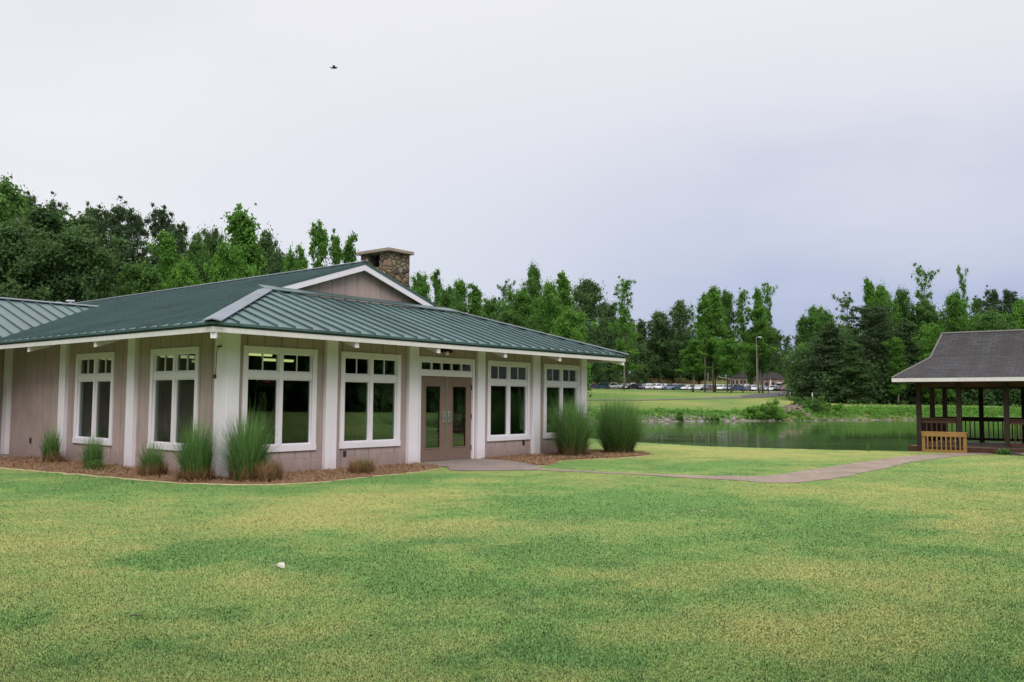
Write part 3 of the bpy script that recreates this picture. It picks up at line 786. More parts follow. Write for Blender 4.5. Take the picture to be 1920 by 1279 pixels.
so.face([(-f4, -f4, zs), (W + f4, -f4, zs), (W - .1, .1, z_in), (.1, .1, z_in)])
so.face([(-f4, -f4, zs), (.1, .1, z_in), (.1, 10.1, z_in), (-f4, 9.12, zs)])
so.face([(W + f4, -f4, zs), (W + f4, ALEN + .4, zs), (W - .1, ALEN + .4, z_in), (W - .1, .1, z_in)])
so.face([(WU, 9.12, zs), (-f4, 9.12, zs), (.1, 10.1, z_in), (.1, 10.76, zs_(1.6)), (WU, 10.76, zs_(1.6))])
so.build('soffit', M['soffit'], house, fix=False)
def rafter(p, q):
    p = np.array(p, float); q = np.array(q, float); d = q - p; L = np.linalg.norm(d); d /= L; a = np.array((-d[1], d[0])) * .055
    mb = MB(); k = SL if min(abs(d[0]), abs(d[1])) < .1 else SL / math.sqrt(2)
    t0 = zs + .012; t1 = zs + .012 + 0 
    def P(b, s, z): return (b[0] + a[0] * s, b[1] + a[1] * s, z)
    zo0, zo1 = 2.625, 2.79; rise = k * L
    mb.hexa([P(p, -1, zo0 + rise), P(p, 1, zo0 + rise), P(p, 1, zo1 + rise), P(p, -1, zo1 + rise)], [P(q, -1, zo0), P(q, 1, zo0), P(q, 1, zo1), P(q, -1, zo1)])
    bevel(mb.build('rafter_tail', M['white'], house), .006)
ro = FO - .045
for c in (2.60, 5.09, 7.55, 9.92): rafter((c, .0), (c, -ro))
for c in (3.76, 7.14): rafter((.0, c), (-ro, c)); rafter((W, c), (W + ro, c))
rafter((.0, .0), (-ro, -ro)); rafter((W, .0), (W + ro, -ro))
# wing walls
mb = MB()
xs_ = list(np.arange(WU + .5, .10, .405)) + [.10]
for p, q in zip(xs_, xs_[1:]): mb.box(p + .006, q - .006, 10.75, 10.78, .0, 3.3)
mb.box(WU + .5, .10, 10.77, 10.89, 0, 3.3, 1); mb.box(WU + .5, WU + .62, 10.895, 2 * WVR - 10, 0, 3.03, 0); mb.box(WU + .5, .1, 2 * WVR - 10.14, 2 * WVR - 10, 0, 3.03, 0)
mb.build('wall', [M['siding'], M['siding_dark']], house)
# interior shell
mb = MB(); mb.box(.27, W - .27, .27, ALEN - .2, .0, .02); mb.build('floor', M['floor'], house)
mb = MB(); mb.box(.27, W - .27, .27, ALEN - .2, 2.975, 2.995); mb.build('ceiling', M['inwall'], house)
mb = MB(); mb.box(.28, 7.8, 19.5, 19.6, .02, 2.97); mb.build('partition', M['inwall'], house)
# chimney
ch = MB(); cu0, cu1, cv0, cv1 = 7.86, 8.72, 3.98, 5.22; zt = 5.93
ch.box(cu0, cu1, cv0, cv1, 3.9, 5.50)
# smoke opening on the left face
ch.box(cu0, cu1, cv0, cv0 + .40, 5.5001, zt); ch.box(cu0, cu1, cv1 - .34, cv1, 5.5001, zt)
ch.box(cu0 + .34, cu1, cv0 + .4001, cv1 - .3401, 5.5001, zt)
chim = ch.build('chimney', M['stone'], house)
cp = MB(); cp.box(cu0 - .10, cu1 + .10, cv0 - .10, cv1 + .10, zt + .001, zt + .10); bevel(cp.build('cap_slab', M['capstone'], chim), .012)
sb = MB(); sb.box(cu0 + .30, cu0 + .338, cv0 + .41, cv1 - .35, 5.502, zt - .002); sb.build('flue_opening', M['flue_dark'], chim)  # near-black panel across the back of the smoke opening
# pipe vents on the far end of the ridge
for vq in (21.2, 22.3):
    mb = MB(); mb.tube([(mid + .1, vq, ZR - .1), (mid + .1, vq, ZR + .17)], .07, 8); mb.box(mid - .02, mid + .22, vq - .12, vq + .12, ZR + .171, ZR + .22)
    mb.build('roof_vent', M['white'], house)
# small fittings
mb = MB(); mb.tube([(-.004, .38, 1.97), (-.035, .38, 1.97)], .042, 14); mb.build('alarm_button', M['red'], house)
mb = MB(); mb.tube([(-.012, .36, 2.0), (-.012, .35, 2.3), (-.012, .34, 2.5), (-.012, .22, 2.56)], .006, 5); mb.build('alarm_wire', M['dark_metal'], house)
mb = MB(); mb.box(-.04, 0, .18, .30, 2.545, 2.57); mb.build('alarm_bracket', M['red'], house)
for (a, z) in ((3.06, .34), (9.42, .37)):
    mb = MB(); mb.box(a - .035, a + .035, .07, .099, z - .06, z + .06); mb.build('outlet_box', M['dark_metal'], house)
mb = MB(); mb.box(.07, .099, 8.97, 9.04, .36, .50); mb.build('outlet_box', M['dark_metal'], house)
# floodlight over the door
mb = MB(); mb.box(6.0, 6.16, .05, .099, 2.72, 2.84); mb.tube([(6.08, .06, 2.78), (6.02, -.12, 2.76), (6.0, -.2, 2.70)], [.03, .03, .055], 8); mb.tube([(6.08, .06, 2.78), (6.16, -.1, 2.78), (6.2, -.18, 2.72)], [.03, .03, .05], 8)
fl_ = mb.build('flood_light', M['dark_metal'], house)
mb = MB(); mb.tube([(6.0, -.2, 2.70), (5.995, -.225, 2.66)], [.055, .045], 10); mb.build('lens', M['white'], fl_)

# ------------------------------------------------------------------ interior things
def B3(u, v, z=0): x, y = B2W(u, v); return (x, y, z)
RZ = math.atan2(UY, UX)
tl0 = None
def ceil_light(u, v):
    t = empty('ceiling_light', B3(u, v, 2.86), RZ + pi / 2)
    mb = MB(); mb.box(-.12, .12, -.62, .62, 0, .05); mb.tube([(0, -.4, .05), (0, -.4, .114)], .01, 6); mb.tube([(0, .4, .05), (0, .4, .114)], .01, 6); a = mb.build('housing', M['white'], t)
    mb = MB(); mb.tube([(0, -.6, -.03), (0, .6, -.03)], .05, 8); mb.build('tube', M['tube'], t); return t
li = [(5.1, 6.6, 'nearest yellowish strip light, seen high in the corner window'), (4.5, 9.8, 'strip light seen through the left window nearest the corner post'), (4.0, 13.1, 'strip light seen through the narrow left window'), (3.6, 10.6, 'dim strip light beside the one in the left window nearest the corner'), (7.8, 9.2, 'strip light in the right half of the corner window transom'), (7.2, 12.4, 'strip light deeper in the room behind the corner window')]
for u_, v_, lb in li: tag(ceil_light(u_, v_), lb, 'ceiling light', 'strip lights inside the clubhouse')
ex = empty('exit_sign', B3(W - .30, 15.9, 2.28), RZ)
tag(ex, 'small red glowing EXIT sign over the rear doors inside', 'exit sign')
mb = MB(); mb.box(0, .03, -.17, .17, -.09, .09); mb.build('sign_box', M['white'], ex)
cu = bpy.data.curves.new('EXIT', 'FONT'); cu.body = 'EXIT'; cu.size = .17; cu.extrude = .002; cu.align_x = 'CENTER'; cu.align_y = 'CENTER'
to = bpy.data.objects.new('tmp', cu); COL.objects.link(to); bpy.context.view_layer.update()
tm = bpy.data.meshes.new_from_object(to.evaluated_get(bpy.context.evaluated_depsgraph_get())); bpy.data.objects.remove(to)
tm.materials.clear(); tm.materials.append(M['exit']); o = link('lettering', tm, ex); o.location = (-.004, 0, 0); o.rotation_euler = (pi / 2, 0, -pi / 2)

M['chairwood'] = mat_flat('golden chair wood', (.30, .17, .04, 1), .4)
M['tablewood'] = mat_flat('table top', (.12, .08, .05, 1), .4)
def chair(u, v, rz, mat):
    t = empty('chair', B3(u, v, .02), RZ + rz)
    mb = MB(); mb.box(-.21, .21, -.21, .21, .43, .46); bevel(mb.build('seat', mat, t), .01)
    for sx in (-1, 1):
        for sy in (-1, 1):
            mb = MB(); mb.tube([(sx * .19, sy * .19, 0), (sx * .17, sy * .17, .43)], .016, 6); mb.build('leg', mat, t)
    mb = MB(); mb.tube([(-.2, .2, .46), (-.2, .26, .75), (-.12, .28, .95), (0, .285, 1.0), (.12, .28, .95), (.2, .26, .75), (.2, .2, .46)], .017, 6)
    for q in (-.1, 0, .1): mb.tube([(q, .2, .46), (q, .28, .965)], .009, 5)
    mb.build('backrest', mat, t); return t
tag(chair(4.0, 1.0, 2.6, M['chairwood']), 'golden wooden chair inside the window right of the corner window', 'chair')
tag(chair(1.9, 2.6, .5, M['dark_metal']), 'dark chair just inside the large corner window', 'chair')
tag(chair(8.9, 1.6, 1.5, M['dark_metal']), 'dark chair inside the first window right of the doors', 'chair')
t = empty('table', B3(2.9, 3.5, .02), RZ); tag(t, 'round dark table inside behind the corner window', 'table')
mb = MB(); mb.tube([(0, 0, .71), (0, 0, .74)], .75, 28); mb.build('tabletop', M['tablewood'], t)
mb = MB(); mb.tube([(0, 0, 0), (0, 0, .03), (0, 0, .06), (0, 0, .71)], [.3, .28, .05, .05], 12); mb.build('pedestal', M['dark_metal'], t)

# ------------------------------------------------------------------ ornamental grass clumps
def mat_clump(name, lo, mid_, hi):
    k = NT(name); at = k.add('ShaderNodeAttribute', attribute_name='tint').outputs['Fac']
    rp = k.add('ShaderNodeValToRGB'); e = rp.color_ramp.elements; e[0].color = lo; e[1].color = hi; m = e.new(.5); m.color = mid_
    k.lk(at, rp.inputs[0]); df = k.add('ShaderNodeBsdfDiffuse'); tl = k.add('ShaderNodeBsdfTranslucent'); k.lk(rp.outputs[0], df.inputs[0]); k.lk(rp.outputs[0], tl.inputs[0])
    mx = k.add('ShaderNodeMixShader'); mx.inputs[0].default_value = .3; k.lk(df.outputs[0], mx.inputs[1]); k.lk(tl.outputs[0], mx.inputs[2]); k.surf(mx.outputs[0]); return k.m
M['cl_green'] = mat_clump('green grass leaves', (.045, .105, .030, 1), (.11, .235, .060, 1), (.25, .38, .16, 1))
M['cl_dry'] = mat_clump('dry grass stems', (.12, .065, .035, 1), (.28, .17, .09, 1), (.46, .33, .18, 1))
def blade_mesh(name, n, r0, hmin, hmax, spread, droop, w, mat, seed, segs=5, jit=.05):
    g = np.random.default_rng(seed)
    th = g.random(n) * 2 * pi; rr = r0 * np.sqrt(g.random(n)); hh = hmin + (hmax - hmin) * g.random(n) ** .8
    q_ = g.random(n); out = spread * (.1 + .9 * q_) * (rr / r0 * .4 + .6); dr = droop * g.random(n) ** 1.5 + .12 * q_ ** 2
    hh = hh * np.sqrt(np.clip(1 - .62 * q_ ** 2.2, 0, 1))
    ax = th + g.normal(0, .45, n)
    P = np.zeros((n, segs + 1, 2, 3), np.float32)
    for s in range(segs + 1):
        t = s / segs
        dist = rr + out * (t ** 1.6); z = hh * (t - dr * t ** 3) 
        cx = np.cos(th) * rr + np.cos(ax) * (dist - rr) + g.normal(0, jit * .1, n); cy = np.sin(th) * rr + np.sin(ax) * (dist - rr) + g.normal(0, jit * .1, n)
        ww = w * (1 - t ** 2 * .9) * .5
        P[:, s, 0] = np.stack([cx - np.sin(ax) * ww, cy + np.cos(ax) * ww, z], 1); P[:, s, 1] = np.stack([cx + np.sin(ax) * ww, cy - np.cos(ax) * ww, z], 1)
    me = bpy.data.meshes.new(name); nv = n * (segs + 1) * 2
    me.vertices.add(nv); me.vertices.foreach_set('co', P.ravel())
    base = (np.arange(n) * (segs + 1) * 2)[:, None] + (np.arange(segs) * 2)[None]
    f = np.stack([base, base + 1, base + 3, base + 2], -1).reshape(-1, 4).astype(np.int32)
    me.loops.add(f.size); me.loops.foreach_set('vertex_index', f.ravel()); me.polygons.add(len(f)); me.polygons.foreach_set('loop_start', np.arange(0, f.size, 4, dtype=np.int32)); me.update(calc_edges=True)
    tv = np.clip(g.random(n)[:, None] * .75 + np.linspace(0, .3, segs + 1)[None], 0, 1)
    me.attributes.new('tint', 'FLOAT', 'POINT').data.foreach_set('value', np.repeat(tv.ravel(), 2).astype(np.float32))
    me.materials.append(mat); return me
def clump(px, py, hgt, wid, n, label, dry_h=.3, dryn=400, dryw=None, dens_r=.22, seed=1, off=(0, 0), group='ornamental grass clumps beside the clubhouse', wisps=0):
    x, y = ground(px, py); t = empty('grass_clump', (x, y, .0)); tag(t, label, 'ornamental grass', group)
    if n:
        link('green_blades', blade_mesh('green_blades', n, wid * dens_r, hgt * .38, hgt * 1.06, wid * .52, .20, .010, M['cl_green'], seed), t)
    if wisps:
        link('arching_blades', blade_mesh('arching_blades', wisps, wid * dens_r * .7, hgt * .8, hgt * 1.25, wid * .78, .40, .0045, M['cl_green'], seed + 50, 7), t)
    o = link('dry_stems', blade_mesh('dry_stems', dryn, (dryw or wid * .27), dry_h * .5, dry_h * 1.15, dry_h * .5, .25, .011, M['cl_dry'], seed + 9, 3, .3), t)
    o.location = (off[0], off[1], 0); return t
clump(95, 868, .92, .66, 380, 'leftmost small arching grass clump by the blank taupe wall', .32, 420, .22, seed=1, off=(.08, -.02), wisps=200)
clump(173, 880, .82, .70, 420, 'leafy low grass clump under the narrow left window', .22, 200, .2, seed=2, wisps=150)
clump(285, 893, .74, .72, 420, 'short pale grass clump with a dry base left of the corner', .34, 700, .26, seed=3, wisps=180)
clump(367, 902, 1.28, 1.0, 1000, 'tall grass clump with brown base in front of the corner post', .34, 1000, .30, seed=4, wisps=330)
clump(462, 902, 1.40, 1.2, 1500, 'tall green grass clump right of the corner post with a clipped dry side', .42, 700, .3, seed=5, wisps=420)
x, y = ground(500, 903)
t = empty('dry_grass_clump', (x, y, 0)); tag(t, 'clipped brown dead grass tuft beside the tall corner clump', 'dried grass')
link('dry_stems', blade_mesh('dry_stems', 1500, .26, .22, .46, .14, .2, .011, M['cl_dry'], 77, 3, .3), t)
clump(678, 889, .40, .5, 160, 'small dry brown grass tuft below the second front window', .36, 750, .24, seed=6)
clump(1073, 856, 1.68, 1.65, 3200, 'big green grass clump against the right end window', .55, 900, .36, seed=7, dens_r=.19, wisps=800)
clump(1160, 850, 1.72, 1.95, 4400, 'big rounded green grass clump standing clear at the right corner', .50, 1000, .42, seed=8, dens_r=.20, wisps=1100)
# small leafy shrub in front of the second clump
# ------------------------------------------------------------------ foliage prototypes
def leaf_quads(cent, normb, size, g):
    """quads of given size around centres; normals biased by normb"""
    n = len(cent); nv = g.normal(0, 1, (n, 3)) * .9 + normb; nv /= np.linalg.norm(nv, axis=1)[:, None]
    r = g.normal(0, 1, (n, 3)); a = np.cross(nv, r); a /= np.linalg.norm(a, axis=1)[:, None]; b = np.cross(nv, a)
    s = (size * (.6 + .8 * g.random(n)))[:, None]
    co = np.stack([cent - a * s * .5, cent - b * s * .33 + a * s * .05, cent + a * s * .5, cent + b * s * .33 + nv * s * .1], 1)
    return co
def tree_proto(kind, seed):
    g = np.random.default_rng(seed); Ht = 20.; hi = kind.endswith('_hi'); kind = kind.replace('_hi', '')
    P = dict(
        broad=dict(h0=.10, R=6.2, prof=lambda t: (1 - (2 * t - .8) ** 2 * .55) if t < .95 else .3, nb=46, leaves=26000, cl=1.25, ls=.36, upw=.3, nclump=230, tr=.32),
        poplar=dict(h0=.12, R=4.0, prof=lambda t: (1 - t) ** .75 * .95 + .12, nb=50, leaves=22000, cl=.85, ls=.33, upw=.9, nclump=260, tr=.24),
        pine=dict(h0=.30, R=4.2, prof=lambda t: (1 - abs(2 * t - .9) ** 1.8 * .6), nb=44, leaves=26000, cl=.80, ls=.24, upw=.2, nclump=210, tr=.28),
        sparse=dict(h0=.28, R=4.0, prof=lambda t: .75 + .25 * sin(t * 9), nb=26, leaves=10000, cl=.62, ls=.27, upw=.9, nclump=130, tr=.20),
        cedar=dict(h0=.03, R=4.6, prof=lambda t: (1 - t) ** .8 + .06, nb=64, leaves=26000, cl=.95, ls=.30, upw=-.05, nclump=260, tr=.24),
        plume=dict(h0=.18, R=3.2, prof=lambda t: .95 - .6 * t + .3 * sin(t * 11 + seed), nb=38, leaves=16000, cl=.66, ls=.29, upw=1.1, nclump=200, tr=.2),
    )[kind]
    if hi: P['h0'] = max(.34, P['h0'] + .1); P['upw'] = max(P['upw'], .6)
    mb = MB(); wob = g.normal(0, .25, (6, 2)); wob[0] = 0
    def trunk_at(t):
        k = t * 5; i = int(min(4, k)); f = k - i; w = wob[i] * (1 - f) + wob[i + 1] * f
        return np.array((w[0], w[1], Ht * t))
    mb.tube([trunk_at(t) for t in np.linspace(0, .97, 9)], [P['tr'] * (1 - .9 * t) + .02 for t in np.linspace(0, .97, 9)], 7)
    tips = []
    for i in range(P['nb']):
        t = P['h0'] + (.97 - P['h0']) * ((i + g.random()) / P['nb']); tt = (t - P['h0']) / (1 - P['h0'])
        az = i * 2.399 + g.normal(0, .5); L = P['R'] * P['prof'](tt) * g.uniform(.6, 1.12)
        el = P['upw'] * g.uniform(.5, 1.2) + (.3 if kind != 'cedar' else -.1) * tt
        s = trunk_at(t); pts = [s]; d = np.array((cos(az), sin(az), el * .6)); d /= np.linalg.norm(d)
        for k in range(4):
            s = s + d * L / 4; d = d + np.array((g.normal(0, .15), g.normal(0, .15), .06 if kind != 'cedar' else -.05)); d /= np.linalg.norm(d); pts.append(s)
        r0 = max(.03, P['tr'] * .38 * (1 - t * .7)); mb.tube(pts, [r0, r0 * .75, r0 * .5, r0 * .3, r0 * .12], 5, cap=False)
        for k in (1, 2, 3, 4) if kind in ('broad', 'poplar', 'cedar') else (2, 3, 4): tips.append((pts[k], L, tt))
        if kind in ('sparse', 'broad', 'pine', 'plume'):
            for k in (2, 3):
                d2 = np.array((g.normal(), g.normal(), .5)); d2 /= np.linalg.norm(d2); e = pts[k] + d2 * L * .35
                mb.tube([pts[k], (pts[k] + e) / 2, e], [r0 * .35, r0 * .22, r0 * .1], 4, cap=False); tips.append((e, L, tt))
    tips.append((trunk_at(.985), 1, 1)); tips.append((trunk_at(.95), 1, 1))
    idx = g.choice(len(tips), P['nclump'], replace=P['nclump'] > len(tips))
    cs = []; tint = []; nb_ = []
    per = P['leaves'] // P['nclump']
    for q in list(idx) + [len(tips) - 1, len(tips) - 2]:
        c = tips[q][0] + g.normal(0, P['cl'] * .45, 3); rc = P['cl'] * g.uniform(.55, 1.25) * (.75 if tips[q][2] > .9 else 1)
        n = int(per * g.uniform(.5, 1.5)); dv = g.normal(0, 1, (n, 3)); dv /= np.linalg.norm(dv, axis=1)[:, None]
        rad = rc * np.minimum(np.abs(g.normal(0, .62, n)), 1.7); sc = np.array((1, 1, .8 if kind != 'pine' else .5)); pos = c + dv * rad[:, None] * sc
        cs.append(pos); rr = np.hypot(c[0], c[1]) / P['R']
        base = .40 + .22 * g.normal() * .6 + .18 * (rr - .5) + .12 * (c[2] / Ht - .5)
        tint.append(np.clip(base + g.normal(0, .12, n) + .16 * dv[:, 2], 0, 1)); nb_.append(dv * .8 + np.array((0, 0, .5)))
    cs = np.concatenate(cs); tint = np.concatenate(tint); nb_ = np.concatenate(nb_)
    # loose leaves along the limbs between the clumps
    nl = len(cs) // 4; qi = g.integers(0, len(tips), nl); tp = np.array([t_[0] for t_ in tips]); axp = np.array([trunk_at(min(.97, max(.02, (t_[0][2] / Ht) - .04))) for t_ in tips])
    ff = g.uniform(.25, 1.05, nl)[:, None]; lp = axp[qi] * (1 - ff) + tp[qi] * ff + g.normal(0, P['cl'] * .5, (nl, 3))
    cs = np.concatenate([cs, lp]); tint = np.concatenate([tint, np.clip(.38 + g.normal(0, .15, nl), 0, 1)]); nb_ = np.concatenate([nb_, np.tile((0., 0., .5), (nl, 1))])
    ok = cs[:, 2] > (Ht * .24 if hi else .2); cs, tint, nb_ = cs[ok], tint[ok], nb_[ok]
    co = leaf_quads(cs, nb_, np.full(len(cs), P['ls']), g)
    return mb, co, tint
FOL = dict(
    dark=mat_foliage('dark leaves', (.048, .092, .040, 1), (.120, .205, .078, 1), .32),
    mid=mat_foliage('green leaves', (.050, .115, .034, 1), (.135, .265, .068, 1), .35),
    bright=mat_foliage('bright green leaves', (.070, .17, .034, 1), (.175, .36, .068, 1), .4),
    pine=mat_foliage('pine needles', (.042, .072, .040, 1), (.100, .152, .072, 1), .28),
)
protos = {}
def proto(kind, fol, var):
    key = (kind, fol, var)
    if key not in protos:
        bk = ('g', kind, var)
        if bk not in protos: protos[bk] = tree_proto(kind, 100 + sum(map(ord, kind)) + 17 * var)
        mb, co, tint = protos[bk]
        tkey = ('t', kind, var)
        if tkey not in protos: protos[tkey] = mb.mesh('trunk', M['bark_pale'] if kind in ('sparse', 'plume', 'poplar', 'plume_hi', 'poplar_hi', 'sparse_hi') else M['bark'], True)
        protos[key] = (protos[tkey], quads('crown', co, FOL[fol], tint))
    return protos[key]
PW = dict(broad=11.5, poplar=7.8, pine=8.5, sparse=8.5, cedar=8.4, plume=6.0)
NAMES = dict(broad='broadleaf_tree', poplar='poplar_tree', pine='pine_tree', sparse='sparse_tree', cedar='cedar_tree', plume='slender_tree')
def tree(px, ytop, Yd, kind, fol, width_px, label, group, var=None, base=None):
    x, _, zt_ = at_depth(px, ytop, Yd); zb = tz(x, Yd) - .1; h = zt_ - zb
    var = random.randrange(3 if kind in ('plume', 'sparse', 'pine', 'broad') else 2) if var is None else var
    tr, cr = proto(kind, fol, var)
    t = empty(NAMES[kind.replace('_hi', '')], (x, Yd, zb), random.random() * 6.28)
    sz = h / 19.9; sx = width_px * {'poplar': 1.22, 'plume': 1.3}.get(kind.replace('_hi', ''), 1.05) * Yd / FPX / PW[kind.replace('_hi', '')]
    for nm, me in (('trunk', tr), ('crown', cr)):
        o = link(nm, me, t); o.scale = (sx, sx, sz)
    tag(t, label, 'tree', group); return t
G1 = 'trees rising behind the clubhouse roof'; G2 = 'trees between the clubhouse and the car park'; G3 = 'trees along the car park'; G4 = 'edge of the wood across the pond'
